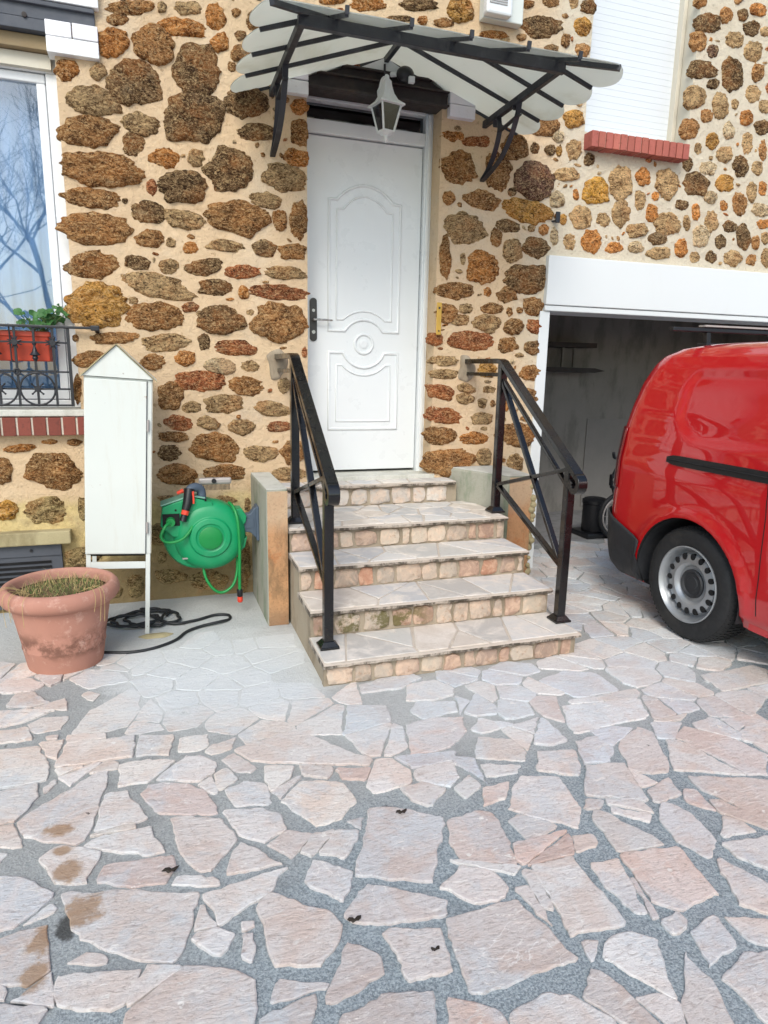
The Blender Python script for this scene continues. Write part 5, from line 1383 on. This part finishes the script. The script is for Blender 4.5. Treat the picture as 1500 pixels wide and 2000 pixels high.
m = MB(); m.prism([(RX-.262, RZ+.187), (RX-.10, RZ+.237), (RX-.02, RZ+.222), (RX-.02, RZ+.228), (RX-.102, RZ+.244), (RX-.266, RZ+.193)], 'y', RY-.070, RY+.070); m.build('top_cover', MAT['reelpale'], cs, bevel=.003)
m = MB(); m.box(RX-.258, RX-.165, RY-.0785, RY-.0745, RZ+.075, RZ+.145); m.build('hose_slot', MAT['dark'], cs)
m = MB(); m.tube([(RX-.215, RY-.05, RZ+.105), (RX-.215, RY-.105, RZ+.100)], [.028, .024], 14); m.build('hose_stop', MAT['hose'], hr, smooth=40)
def cat(p, n=8):
    out = []
    P_ = [Vector(q) for q in p]
    for k in range(len(P_)-1):
        p0, p1, p2, p3 = P_[max(0, k-1)], P_[k], P_[k+1], P_[min(len(P_)-1, k+2)]
        for j in range(n):
            t = j/n; out.append(.5*((2*p1)+(p2-p0)*t+(2*p0-5*p1+4*p2-p3)*t*t+(3*p1-p0-3*p2+p3)*t**3))
    return out+[P_[-1]]
m = MB()
m.tube(cat([(RX-.215, RY-.10, RZ+.10), (RX-.245, RY-.13, RZ+.085), (RX-.27, RY-.14, RZ+.03), (RX-.235, RY-.135, RZ-.005), (RX-.16, RY-.125, RZ+.005), (RX-.11, RY-.10, RZ+.05), (RX-.09, RY-.07, RZ+.09)]), .0085, 10)
m.tube(cat([(RX-.045, RY-.03, RZ-.19), (RX-.03, RY-.05, RZ-.26), (RX+.01, RY-.06, RZ-.325), (RX+.06, RY-.055, RZ-.35), (RX+.12, RY-.05, RZ-.315), (RX+.15, RY-.03, RZ-.24), (RX+.155, RY-.01, RZ-.15)]), .0085, 10)
m.tube(cat([(RX+.115, RY-.02, RZ+.185), (RX+.135, RY-.075, RZ+.165), (RX+.152, RY-.115, RZ+.10), (RX+.160, RY-.115, RZ-.05), (RX+.157, RY-.10, RZ-.25), (RX+.157, RY-.095, RZ-.335)]), .0095, 10)
m.build('hose', MAT['hose'], hr, smooth='all')
m = MB(); m.lathe([(.015, -.325), (.017, -.330), (.017, -.365), (.014, -.37)], (RX+.157, RY-.095, RZ), 'z', 14); fc = m.build('hose_connector', MAT['plastic'], hr, smooth=40)
m = MB(); m.lathe([(.015, -.371), (.016, -.376), (.016, -.40), (.012, -.405)], (RX+.157, RY-.095, RZ), 'z', 14); m.build('orange_collar', MAT['orangep'], fc, smooth=40)
m = MB(); bz = RZ+.055
m.prism([(RX+.19, bz-.05), (RX+.19, bz+.055), (RX+.235, bz+.058), (RX+.262, bz+.095), (.536, bz+.095), (.536, bz-.095), (RX+.262, bz-.085), (RX+.235, bz-.055)], 'y', RY-.030, RY+.030)
m.box(.520, .538, RY-.05, RY+.05, bz-.105, bz+.105)
m.build('wall_bracket', MAT['slate'], hr, bevel=.006)
m = MB(); m.box(RX+.20, .508, RY-.034, RY-.0305, bz-.028, bz+.030); m.build('bracket_recess', MAT['slate'], hr, bevel=.002)
for k, (x, z) in enumerate(((RX-.185, RZ+.165), (RX-.12, RZ+.04), (RX-.02, RZ+.215))):
    m = MB(); m.tube([(x, RY-.079, z), (x, RY-.074, z)], .006, 8); m.build('screw', MAT['dark'], cs)
m = MB(); m.box(RX-.16, RX-.13, RY-.077, RY-.070, RZ-.125, RZ-.117); m.build('latch', MAT['greyp'], cs)
sg = thing('spray_gun', (.15, -.33, .70), 'grey and orange spray gun lying on top of the green reel', 'spray gun')
m = MB(); gx, gz = .165, .733
m.tube(cat([(gx+.05, -.33, gz-.04), (gx+.046, -.33, gz+.012), (gx+.02, -.345, gz+.034), (gx-.012, -.36, gz+.026), (gx-.02, -.37, gz+.0)]), [.026]*33, 12); m.build('gun_body', MAT['slate'], sg, smooth=40)
m = MB(); m.tube([(gx-.018, -.372, gz+.03), (gx-.03, -.395, gz-.04), (gx-.045, -.405, gz-.085)], [.029, .028, .023], 12); m.build('grip', MAT['plastic'], sg, smooth=40)
m = MB(); m.tube([(gx-.044, -.405, gz-.085), (gx-.052, -.41, gz-.11)], [.021, .021], 12); m.build('orange_collar', MAT['orangep'], sg, bevel=.002)
m = MB(); m.tube([(gx-.05, -.355, gz+.02), (gx-.085, -.355, gz+.005)], [.012, .009], 10); m.build('flow_knob', MAT['orangep'], sg)
m = MB(); m.box(gx-.006, gx+.006, -.404, -.375, gz-.05, gz+.02); m.build('trigger', MAT['orangep'], sg, bevel=.002)
m = MB(); m.tube([(gx-.052, -.41, gz-.11), (gx-.062, -.415, gz-.145)], [.018, .021], 12); m.build('nozzle', MAT['plastic'], sg, smooth=40)
bs = thing('brush_head', (.32, -.22, .76), 'pale grey brush head with short bristles behind the spray gun', 'brush')
m = MB(); m.box(.205, .395, -.25, -.215, .762, .802); bb = m.build('brush_bar', MAT['greyp'], bs, bevel=.012)
m = MB(); m.tube([(.292, -.262, .785), (.292, -.249, .785)], .014, 14); m.build('brush_socket', MAT['plastic'], bb)
m = MB()
for k in range(24): m.tube([(.212+k*.0074, -.235, .763), (.212+k*.0074+.001, -.236, .728)], .0024, 4)
m.build('bristles', MAT['plastic'], bs)

# ================================================================ TERRACOTTA POT, CABLE
PX, PY = -.49, -.825
pt = thing('flower_pot', (PX, PY, 0), 'large terracotta coloured plastic pot with a thick rolled rim', 'pot')
m = MB()
m.lathe([(.0, .006), (.158, .006), (.168, .0), (.172, .012), (.186, .10), (.189, .106), (.189, .112), (.187, .118), (.222, .318), (.240, .325), (.254, .334), (.266, .352), (.268, .372), (.262, .394), (.250, .408), (.236, .414), (.226, .410), (.220, .396), (.216, .36), (.0, .356)], (PX, PY, 0), 'z', 64)
m.build('pot_body', MAT['terracotta'], pt, smooth=50)
m = MB(); m.lathe([(.0, .376), (.08, .378), (.16, .368), (.2165, .362)], (PX, PY, 0), 'z', 40); m.build('soil', MAT['soil'], pt, smooth='all')
gr = thing('dry_grass', (PX, PY, .36), 'tuft of dry straw and short green weeds in the terracotta pot', 'plant')
r_ = random.Random(8)
def blades(n, h0, h1, lean, w_, rad):
    m = MB()
    for k in range(n):
        a = r_.random()*6.283; q = rad*math.sqrt(r_.random()); x, y = PX+.01+q*math.cos(a), PY+q*math.sin(a)
        b = r_.random()*6.283; L = r_.uniform(h0, h1); le = L*r_.uniform(.1, lean); z = .366
        p0 = Vector((x, y, z)); p1 = Vector((x+le*.4*math.cos(b), y+le*.4*math.sin(b), z+L*.6)); p2 = Vector((x+le*math.cos(b), y+le*math.sin(b), z+L*r_.uniform(.6, 1)))
        s_ = Vector((math.cos(b+1.57), math.sin(b+1.57), 0))*w_
        m.add([p0-s_, p0+s_, p1+s_*.8, p1-s_*.8, p2], [(0, 1, 2, 3), (3, 2, 4)])
    return m
blades(420, .025, .075, 1.6, .0010, .185).build('dry_blades', MAT['straw'], gr, fix=False)
blades(420, .02, .06, 1.2, .0013, .16).build('green_blades', MAT['weed'], gr, fix=False)
m = MB()
for k in range(9):
    a = R(-90+r_.uniform(-75, 75)); c_, s_ = math.cos(a), math.sin(a); t = r_.uniform(-.08, .08)
    m.tube(cat([(PX+.15*c_, PY+.15*s_, .39), (PX+.235*c_, PY+.235*s_, .425), (PX+.276*math.cos(a+t*.5), PY+.276*math.sin(a+t*.5), .39), (PX+.270*math.cos(a+t), PY+.270*math.sin(a+t), .39-r_.uniform(.03, .14))], 4), .0011, 4)
m.build('hanging_straws', MAT['straw'], gr)
cbl = MB()
pts = []
r_ = random.Random(17)
for k in range(70):
    a = k*.30; q = .115+.028*math.sin(k*.37)+.012*r_.uniform(-1, 1); f = k/69
    pts.append((-.155+.05*math.sin(k*.11)+q*1.25*math.cos(a), -.36+.03*math.cos(k*.2)+q*.95*math.sin(a), .008+.012*f+.004*abs(math.sin(k))))
pts += [(.0, -.47, .012), (.14, -.46, .008), (.26, -.40, .008), (.335, -.42, .008), (.335, -.49, .008), (.27, -.54, .016), (.17, -.56, .008), (.09, -.62, .008), (.03, -.72, .007), (-.08, -.80, .007), (-.20, -.82, .007), (-.34, -.78, .007)]
cbl.tube(cat(pts, 5), .0085, 8)
tag(cbl.build('coiled_cable', MAT['cable'], None, smooth='all'), 'black cable coiled on the ground under the cream cabinet', 'cable')
m = MB(); n = 22
pp = [(-.07+.085*math.cos(a)*(1+.2*math.sin(3*a)), -.62+.040*math.sin(a)*(1+.25*math.cos(2*a))) for a in [2*math.pi*i/n for i in range(n)]]
vs = [(x, y, .0) for x, y in pp]+[(-.07+(x+.07)*.6, -.62+(y+.62)*.6, .012) for x, y in pp]
m.add(vs, [(i, (i+1) % n, n+(i+1) % n, n+i) for i in range(n)]+[tuple(range(n, 2*n))])
tag(m.build('mortar_lump', MAT['slabstone'], None, smooth='all'), 'flat brown lump of dried mortar at the foot of the cabinet leg', 'mortar')

# ================================================================ RED VAN
VX0, VX1 = 2.70, 4.46; VXC = (VX0+VX1)/2; VYF = -4.98
van = thing('red_van', (VXC, -2.6, 0), 'red panel van with steel wheels parked with its tail to the garage', 'van')
def interp(z, tab):
    for k in range(len(tab)-1):
        if z <= tab[k+1][0]:
            t = (z-tab[k][0])/(tab[k+1][0]-tab[k][0]); t = max(0, t); t = t*t*(3-2*t)*.35+t*.65
            return tab[k][1]+(tab[k+1][1]-tab[k][1])*t
    return tab[-1][1]
INS = [(.20, .075), (.27, .03), (.40, .008), (.60, .0), (.92, .0), (1.06, .012), (1.20, .032), (1.36, .066), (1.48, .105), (1.55, .145), (1.595, .20), (1.62, .28), (1.635, .42), (1.645, .80)]
YRR = [(.20, -.70), (.30, -.655), (.60, -.645), (.90, -.66), (1.10, -.675), (1.25, -.70), (1.40, -.735), (1.52, -.785), (1.595, -.86), (1.62, -.93), (1.635, -1.05), (1.645, -1.35)]
def zmax(y): return 1.645 if y > -3.75 else (1.645-(1.645-.98)*min(1, (-3.75-y)/.75)**.9 if y > -4.5 else .98-.14*min(1, (-4.5-y)/.48)**2)
def outline(z, extra=0.0):
    """plan of the body at height z, from the middle of the tail round the left side to the nose and back"""
    i = interp(z, INS)-extra; yr = interp(z, YRR)+extra; yf = VYF+.02+interp(z, [(.2, .05), (.5, 0), (1.0, .04), (1.645, .5)])-extra
    x0, x1 = VX0+i, VX1-i; r = .20 if z < 1.56 else .20+.1*(z-1.56)/.085; rf = .35
    p = []
    for k in range(8): p.append((VXC+(x0+r-VXC)*k/8, yr))
    for k in range(17):
        a = R(90+90*k/16); p.append((x0+r+r*math.cos(a), yr-r+r*math.sin(a)))
    n = 92; y0, y1 = yr-r, -3.2
    for k in range(1, n+1): p.append((x0, y0+(y1-y0)*k/n))
    for k in range(1, 21): p.append((x0, y1+(yf+rf-y1)*k/20))
    for k in range(1, 9):
        a = R(180+90*k/8); p.append((x0+rf+rf*math.cos(a), yf+rf+rf*math.sin(a)))
    for k in range(1, 7): p.append((x0+rf+(x1-x0-2*rf)*k/6, yf))
    for k in range(1, 9):
        a = R(270+90*k/8); p.append((x1-rf+rf*math.cos(a), yf+rf+rf*math.sin(a)))
    for k in range(1, 21): p.append((x1, yf+rf+(yr-r-yf-rf)*k/20))
    for k in range(1, 11):
        a = R(90*k/10); p.append((x1-r+r*math.cos(a), yr-r+r*math.sin(a)))
    for k in range(1, 8): p.append((x1-r+(VXC-x1+r)*k/8, yr))
    return p
def rrect(y, z, y0, y1, z0, z1, r):
    cy, cz = (y0+y1)/2, (z0+z1)/2; qx, qz = abs(y-cy)-(y1-y0)/2+r, abs(z-cz)-(z1-z0)/2+r
    return min(max(qx, qz), 0)+math.hypot(max(qx, 0), max(qz, 0))-r
def sstep(a, b, x):
    t = max(0, min(1, (x-a)/(b-a))); return t*t*(3-2*t)
def side_off(y, z):
    """inward relief of the left side: blanked window panel, waist crease, arch lip"""
    o = 0.0
    d = rrect(y, z, -2.75, -1.215-.10*max(0, (1.22-z)/.12), 1.085-.02*(y+1.2), 1.475, .10)
    o += .014*(1-sstep(-.028, .004, d))
    o += .010*math.exp(-((z-(.93+.03*(y+1.4)))/.035)**2)*sstep(-.8, -1.3, y)*.5
    rr = math.hypot(y+1.425, z-.30)
    o -= .014*math.exp(-((rr-.40)/.03)**2)*(z > .25)
    return o
zl = [.20+.024*k for k in range(57)]+[1.555, 1.57, 1.582, 1.595, 1.606, 1.615, 1.622, 1.629, 1.635, 1.639, 1.642, 1.645]
m = MB(); NP = len(outline(.5))
for z in zl:
    for x, y in outline(z):
        zz = z
        if zmax(y) < 1.64 and y < -3.75: zz = .20+(z-.20)*(zmax(y)-.20)/1.445
        if x < VX0+.25 and -3.25 < y < -.8: x += side_off(y, z)
        m.v.append((x, y, zz))
for j in range(len(zl)-1):
    for i in range(NP):
        m.f.append((j*NP+i, j*NP+(i+1) % NP, (j+1)*NP+(i+1) % NP, (j+1)*NP+i))
m.f.append(tuple(range(NP))); m.f.append(tuple((len(zl)-1)*NP+i for i in range(NP)))
body = m.build('body', MAT['red'], van, smooth=50)
body.data.materials.append(MAT['dark'])
WHY = [-1.440, -4.22]
cut = MB()
for y, r in ((-1.425, .385), (-4.22, .385)):
    for xa, xb in ((VX0-.3, VX0+.42), (VX1-.42, VX1+.3)):
        cut.tube([(xa, y, .30), (xb, y, .30)], r, 64)
cu = cut.build('cutter', MAT['dark'], None)
cu.data.materials.clear(); cu.data.materials.append(MAT['red']); cu.data.materials.append(MAT['dark'])
for p in cu.data.polygons: p.material_index = 1
bo = body.modifiers.new('arches', 'BOOLEAN'); bo.operation = 'DIFFERENCE'; bo.object = cu; bo.solver = 'EXACT'
mat_w = cu.matrix_world
bpy.context.view_layer.update()
dg = bpy.context.evaluated_depsgraph_get()
nm = bpy.data.meshes.new_from_object(body.evaluated_get(dg))
body.modifiers.clear(); body.data = nm
bpy.data.objects.remove(cu)
def patch(name, mat, ok, extra, z0, z1, parent, nz=16, half='left', smooth='all', thick=.0):
    """a skin lying 'extra' proud of the body wherever ok(x, y, z)"""
    m = MB(); idx = {}
    zs_ = [z0+(z1-z0)*k/nz for k in range(nz+1)]
    rows = []
    for z in zs_:
        row = []
        for x, y in outline(z, extra):
            if x < VX0+.25 and -3.25 < y < -.8: x += side_off(y, z)
            row.append((x, y, z))
        rows.append(row)
    for j in range(nz):
        for i in range(NP):
            q = [(j, i), (j, (i+1) % NP), (j+1, (i+1) % NP), (j+1, i)]
            c = [sum(rows[a][b][k] for a, b in q)/4 for k in range(3)]
            if not ok(*c): continue
            f = []
            for a, b in q:
                if (a, b) not in idx: idx[(a, b)] = len(m.v); m.v.append(rows[a][b])
                f.append(idx[(a, b)])
            m.f.append(tuple(f))
    o = m.build(name, mat, parent, smooth=smooth)
    if thick:
        s_ = o.modifiers.new('thick', 'SOLIDIFY'); s_.thickness = thick; s_.offset = 0
    return o
def arch_clear(y, z): return math.hypot(y+1.425, z-.30) > .395
def skin(name, mat, ymin, ymax, xmax, zlo, zhi, extra, parent, nz=10, thick=.008):
    """body skin between two border lines zlo(y), zhi(y); columns follow the body outline"""
    m = MB(); cols = []; ref = outline(.5, extra)
    for i in range(NP):
        x, y = ref[i]
        if not (ymin <= y <= ymax and x <= xmax): continue
        a, b = zlo(y), zhi(y)
        if b-a < .004: continue
        c = []
        for k in range(nz+1):
            z = a+(b-a)*k/nz; px, py = outline(z, extra)[i]
            if px < VX0+.25 and -3.25 < py < -.8: px += side_off(py, z)
            c.append((px, py, z))
        cols.append((i, c))
    for i, c in cols: m.v += c
    for q in range(len(cols)-1):
        if cols[q+1][0] != cols[q][0]+1: continue
        for k in range(nz): m.f.append((q*(nz+1)+k, q*(nz+1)+k+1, (q+1)*(nz+1)+k+1, (q+1)*(nz+1)+k))
    o = m.build(name, mat, parent, smooth='all')
    s_ = o.modifiers.new('thick', 'SOLIDIFY'); s_.thickness = thick; s_.offset = 0
    return o
def arch_z(y):
    d = .392**2-(y+1.425)**2
    return .30+math.sqrt(d) if d > 0 else .215
skin('rear_bumper', MAT['bumper'], -1.14, 0, VX1, arch_z, lambda y: .60 if y > -.72 else .60-(-.72-y)*.36, .012, van, 14)
skin('tail_lamp', MAT['taillamp'], -.81, -.66, VX0+.1, lambda y: .75, lambda y: 1.13, .006, van, 14, .005)
m = MB()
def sx(y, z, e=0): return VX0+interp(z, INS)+side_off(y, z)-e
# sliding-door rail: black channel, rounded at its rear end
m = MB(); n = 40
top, bot = [], []
for k in range(n+1):
    y = -1.205-1.85*k/n; hh = .026*min(1, (.3+k*1.4) ** .5) if k < 2 else .028
    zc = .985-.004*k/n
    top.append((sx(y, zc+hh, .004), y, zc+hh)); bot.append((sx(y, zc-hh, .004), y, zc-hh))
m.add(top+bot, [(i, i+1, n+2+i, n+1+i) for i in range(n)])
rl = m.build('sliding_door_rail', MAT['plastic'], van); rl.modifiers.new('t', 'SOLIDIFY').thickness = .004
m = MB(); m.tube([(sx(y, .985, .007), y, .985-.004*(-1.2-y)/1.85) for y in [-1.22-.1*k for k in range(18)]], .005, 6); m.build('rail_groove', MAT['dark'], rl)
# door shut line
m = MB()
for pts in ([(-1.90, .30), (-1.905, .5), (-1.90, .80), (-1.885, .95)], [(-1.885, 1.02), (-1.86, 1.2), (-1.83, 1.4), (-1.80, 1.56)]):
    q = []
    for a, b in zip(pts[:-1], pts[1:]):
        for k in range(8): q.append((a[0]+(b[0]-a[0])*k/8, a[1]+(b[1]-a[1])*k/8))
    q.append(pts[-1])
    m.ribbon([(sx(y, z, .0004), y, z) for y, z in q], .005, .0012, (0, 1, 0))
m.build('door_gap', MAT['dark'], van)
m = MB(); m.ribbon([(sx(y, .235, .004), y, .235) for y in [-1.85-.1*k for k in range(14)]], .05, .006, (0, 0, 1)); m.build('sill_trim', MAT['red'], van)
# wheels
def wheel(x, y, s, nm_='wheel'):
    m = MB(); RT = .318
    m.lathe([(.205, -.095*s), (.222, -.105*s), (.262, -.112*s), (.295, -.104*s), (.311, -.088*s), (RT, -.066*s), (RT, .07*s), (.30, .098*s), (.205, .09*s)], (x, y, RT), 'x', 72, cap=False)
    wh = m.build(nm_, MAT['tyre'], van, smooth=35)
    m = MB()
    for k in range(72):
        a = 2*math.pi*k/72
        for o in (-.045, .0, .045):
            ca, sa = math.cos(a), math.sin(a)
            m.bar((x+o-.018, y+(RT+.001)*ca, RT+(RT+.001)*sa), (x+o+.018, y+(RT+.001)*math.cos(a+.03), RT+(RT+.001)*math.sin(a+.03)), .018, .006, up=(0, ca, sa))
        m.bar((x-.075*s, y+.3165*ca, RT+.3165*sa), (x-.098*s, y+.302*ca, RT+.302*sa), .012, .005, up=(0, ca, sa))
    m.build('tread_blocks', MAT['tyre'], wh)
    m = MB()
    m.lathe([(.212, -.092*s), (.214, -.108*s), (.208, -.110*s), (.200, -.100*s), (.193, -.082*s), (.188, -.060*s), (.180, -.050*s), (.176, -.056*s), (.165, -.072*s), (.150, -.078*s), (.118, -.080*s), (.108, -.074*s), (.096, -.058*s), (.084, -.056*s), (.0, -.056*s)], (x, y, RT), 'x', 72, cap=False)
    rm = m.build('rim', MAT['rim'], wh, smooth=30)
    for k in range(16 if (s > 0 and y > -2) else 0):
        m = MB(); a = 2*math.pi*k/16
        cy_, cz_ = y+.1545*math.cos(a), RT+.1545*math.sin(a)
        n = 16
        vs = [(x-(.0815)*s, cy_+.0185*math.cos(b)*math.cos(a)-.0155*math.sin(b)*math.sin(a), cz_+.0185*math.cos(b)*math.sin(a)+.0155*math.sin(b)*math.cos(a)) for b in [2*math.pi*i/n for i in range(n)]]
        vs2 = [(v[0]+.02*s, v[1], v[2]) for v in vs]
        m.add(vs+vs2, [tuple(range(n))]+[(i, (i+1) % n, n+(i+1) % n, n+i) for i in range(n)])
        m.build('rim_hole', MAT['dark'], rm)
    m = MB(); m.lathe([(.080, -.052*s), (.080, -.066*s), (.074, -.074*s), (.066, -.070*s), (.060, -.062*s), (.040, -.062*s), (.036, -.066*s), (.0, -.066*s)], (x, y, RT), 'x', 40)
    m.build('hub_cap', MAT['bumper'], wh, smooth=30)
wheel(VX0+.125, -1.440, 1); wheel(VX0+.125, -4.22, 1); wheel(VX1-.125, -1.44, -1); wheel(VX1-.125, -4.22, -1)
for y in (-1.425, -4.22):
    m = MB(); vs = []; n = 40
    for xx in (VX0+.012, VX0+.415):
        for k in range(n+1):
            a = R(-12+204*k/n); vs.append((xx, y+.381*math.cos(a), .30+.381*math.sin(a)))
    m.add(vs, [(i, i+1, n+2+i, n+1+i) for i in range(n)])
    m.build('wheel_arch', MAT['bumper'], van, smooth='all', fix=False)
m = MB(); m.box(VX0+.1, VX1-.1, VYF+.3, -.85, .19, .26); m.build('underbody', MAT['dark'], van)
m = MB(); m.add([(sx(-3.3, 1.12, .003), -3.30, 1.12), (sx(-4.0, 1.12, .003), -4.05, 1.12), (sx(-3.7, 1.46, .003), -3.78, 1.46), (sx(-3.3, 1.46, .003), -3.32, 1.46)], [(0, 1, 2, 3)]); m.build('side_window', MAT['dglass'], van)
# roof bars
for y, zb in ((-1.02, 1.705), (-2.2, 1.715)):
    m = MB(); m.bar((2.80, y, zb), (4.40, y, zb), .042, .022); rb = m.build('roof_bar', MAT['plastic'], van, bevel=.004)
    m = MB()
    for x in (3.06, 4.12):
        m.bar((x, y, zb-.011), (x+.01, y, 1.60), .032, .030); m.box(x-.03, x+.045, y-.04, y+.04, 1.612, 1.632)
    m.build('bar_foot', MAT['plastic'], rb, bevel=.003)
m = MB(); m.bar((3.02, -1.02, 1.729), (4.3, -1.02, 1.729), .05, .010); m.build('bar_cover', MAT['greyp'], rb)

# ================================================================ IN THE GARAGE
sh = thing('wall_rack', (3.85, 1.6, 1.45), 'dark wooden wall rack with two shelves at the back of the garage', 'rack')
dk = MAT['beam']
m = MB(); m.box(3.55, 4.12, 1.50, 1.742, 1.69, 1.735); m.build('upper_shelf', dk, sh); m = MB(); m.prism([(3.55, 1.46), (4.12, 1.45), (4.24, 1.47), (4.12, 1.495), (3.55, 1.50)], 'y', 1.50, 1.742); m.build('lower_shelf', dk, sh)
for x in (3.80, 3.93):
    m = MB(); m.box(x, x+.02, 1.60, 1.63, 1.501, 1.689); m.build('rack_post', MAT['garage'], sh)
ht = thing('canister', (3.70, .75, 0), 'black upright canister on a square base inside the garage', 'canister')
m = MB(); m.lathe([(.10, .05), (.105, .06), (.105, .30), (.112, .305), (.112, .335), (.09, .35), (.04, .36), (.0, .36)], (3.70, .75, 0), 'z', 32); m.build('canister_body', MAT['plastic'], ht, smooth=35)
m = MB(); m.box(3.555, 3.86, .62, .90, .0, .05); m.build('canister_base', MAT['plastic'], ht, bevel=.01)
bk = thing('bicycle', (4.0, .70, 0), 'small black bicycle half hidden between the van and the garage', 'bicycle')
m = MB(); m.tube(cat([(3.62, .45, .80), (3.64, .46, .755), (3.70, .48, .75), (3.77, .50, .80), (3.90, .52, .80), (4.02, .55, .80)], 5), .013, 8); m.build('handlebar', MAT['plastic'], bk, smooth='all')
m = MB(); m.tube(cat([(3.705, .485, .75), (3.72, .50, .68), (3.69, .52, .58), (3.70, .54, .48)], 4), .016, 8); m.build('stem', MAT['plastic'], bk, smooth='all')
m = MB(); m.box(3.665, 3.725, .50, .54, .50, .60); m.build('lamp', MAT['plastic'], bk, bevel=.008)
m = MB(); m.ball((3.69, .495, .555), .017, 6); m.build('badge', MAT['greyp'], bk)
for cx_ in (3.84, 4.55):
    m = MB(); m.tube([(cx_+.20*math.cos(a), .58, .215+.20*math.sin(a)) for a in [2*math.pi*i/36 for i in range(37)]], .018, 8); wh_ = m.build('wheel', MAT['tyre'], bk, smooth='all')
    m = MB(); m.tube([(cx_+.17*math.cos(a), .58, .215+.17*math.sin(a)) for a in [2*math.pi*i/36 for i in range(37)]], .008, 6)
    for k in range(12): m.tube([(cx_, .58, .215), (cx_+.17*math.cos(k*.5236), .58, .215+.17*math.sin(k*.5236))], .002, 4)
    m.build('rim', MAT['greyp'], wh_)
m = MB()
for a, b in (((3.72, .56, .50), (3.84, .58, .22)), ((3.72, .56, .50), (4.16, .58, .22)), ((3.75, .56, .44), (4.30, .58, .46)), ((4.30, .58, .50), (4.16, .58, .22)), ((4.16, .58, .22), (4.55, .58, .22)), ((4.30, .58, .46), (4.55, .58, .22))): m.tube([a, b], .014, 8)
m.build('frame', MAT['plastic'], bk, smooth='all')
m = MB(); m.ball((4.31, .58, .53), .09, 6, None, (1.2, .6, .3)); m.build('saddle', MAT['plastic'], bk, smooth='all')

# ================================================================ LITTER ON THE FLAGS
r_ = random.Random(12)
DEB = [(-.03, -2.47, .020, 'dark curled dead leaf on the flags left of the yard middle'), (.60, -2.95, .010, 'small black crumb on the pale square flag in front'), (.43, -2.80, .016, 'dark dead leaf stuck on the pale flag in front of the steps'), (.70, -2.42, .016, 'dead leaf in the wide joint right of the middle')]
from_px = None
for x, y, s_, lab in DEB:
    m = MB(); n = 14
    vs = [(x, y, .016)]+[(x+s_*(1+.4*math.sin(3*a+x))*math.cos(a), y+s_*.55*(1+.3*math.cos(2*a))*math.sin(a), .012+.010*abs(math.sin(2*a+y))) for a in [2*math.pi*i/n for i in range(n)]]
    m.add(vs, [(0, 1+i, 1+(i+1) % n) for i in range(n)])
    o = m.build('dead_leaf', MAT['deadleaf'], None, smooth='all', fix=False); o.modifiers.new('t', 'SOLIDIFY').thickness = .002
    tag(o, lab, 'leaf', 'dead leaves on the flags')

# ================================================================ BARE TREES ACROSS THE STREET (seen in the window glass and on the van)
def bare_tree(x, y, h, seed, label):
    t = thing('bare_tree', (x, y, 0), label, 'tree', 'bare trees opposite the house')
    rr = random.Random(seed); tr_ = MB(); cr = MB()
    def grow(p, d, L, r, lev):
        pts = [p]; rad = [r]; n = 5
        for k in range(n):
            d = (d+Vector((rr.uniform(-.16, .16), rr.uniform(-.16, .16), rr.uniform(-.05, .14)))).normalized()
            p = p+d*L/n; pts.append(p); rad.append(r*(1-.5*(k+1)/n))
        (tr_ if lev == 0 else cr).tube(pts, rad, 8 if lev < 2 else 5)
        if lev >= 4: return
        for k in range(rr.randint(3, 5) if lev else 7):
            i = rr.randint(2, n) if lev else rr.randint(2, n)
            q = pts[i]; a = rr.random()*6.283; s_ = rr.uniform(.5, .95)
            nd = (d*s_+d.orthogonal().normalized()*math.cos(a)*.7+d.cross(d.orthogonal()).normalized()*math.sin(a)*.7+Vector((0, 0, .18))).normalized()
            grow(q, nd, L*rr.uniform(.5, .75), max(.006, rad[i]*.62), lev+1)
    grow(Vector((x, y, 0)), Vector((0, 0, 1)), h*.5, .11, 0)
    tr_.build('trunk', MAT['bark'], t, smooth='all'); cr.build('crown', MAT['bark'], t, smooth='all', fix=False)
bare_tree(-2.3, -15.5, 9.5, 4, 'bare tree in front of the house, mirrored at the left of the window glass')
bare_tree(-5.4, -18.5, 11.5, 9, 'bigger bare tree further off in front of the house, mirrored in the window glass')
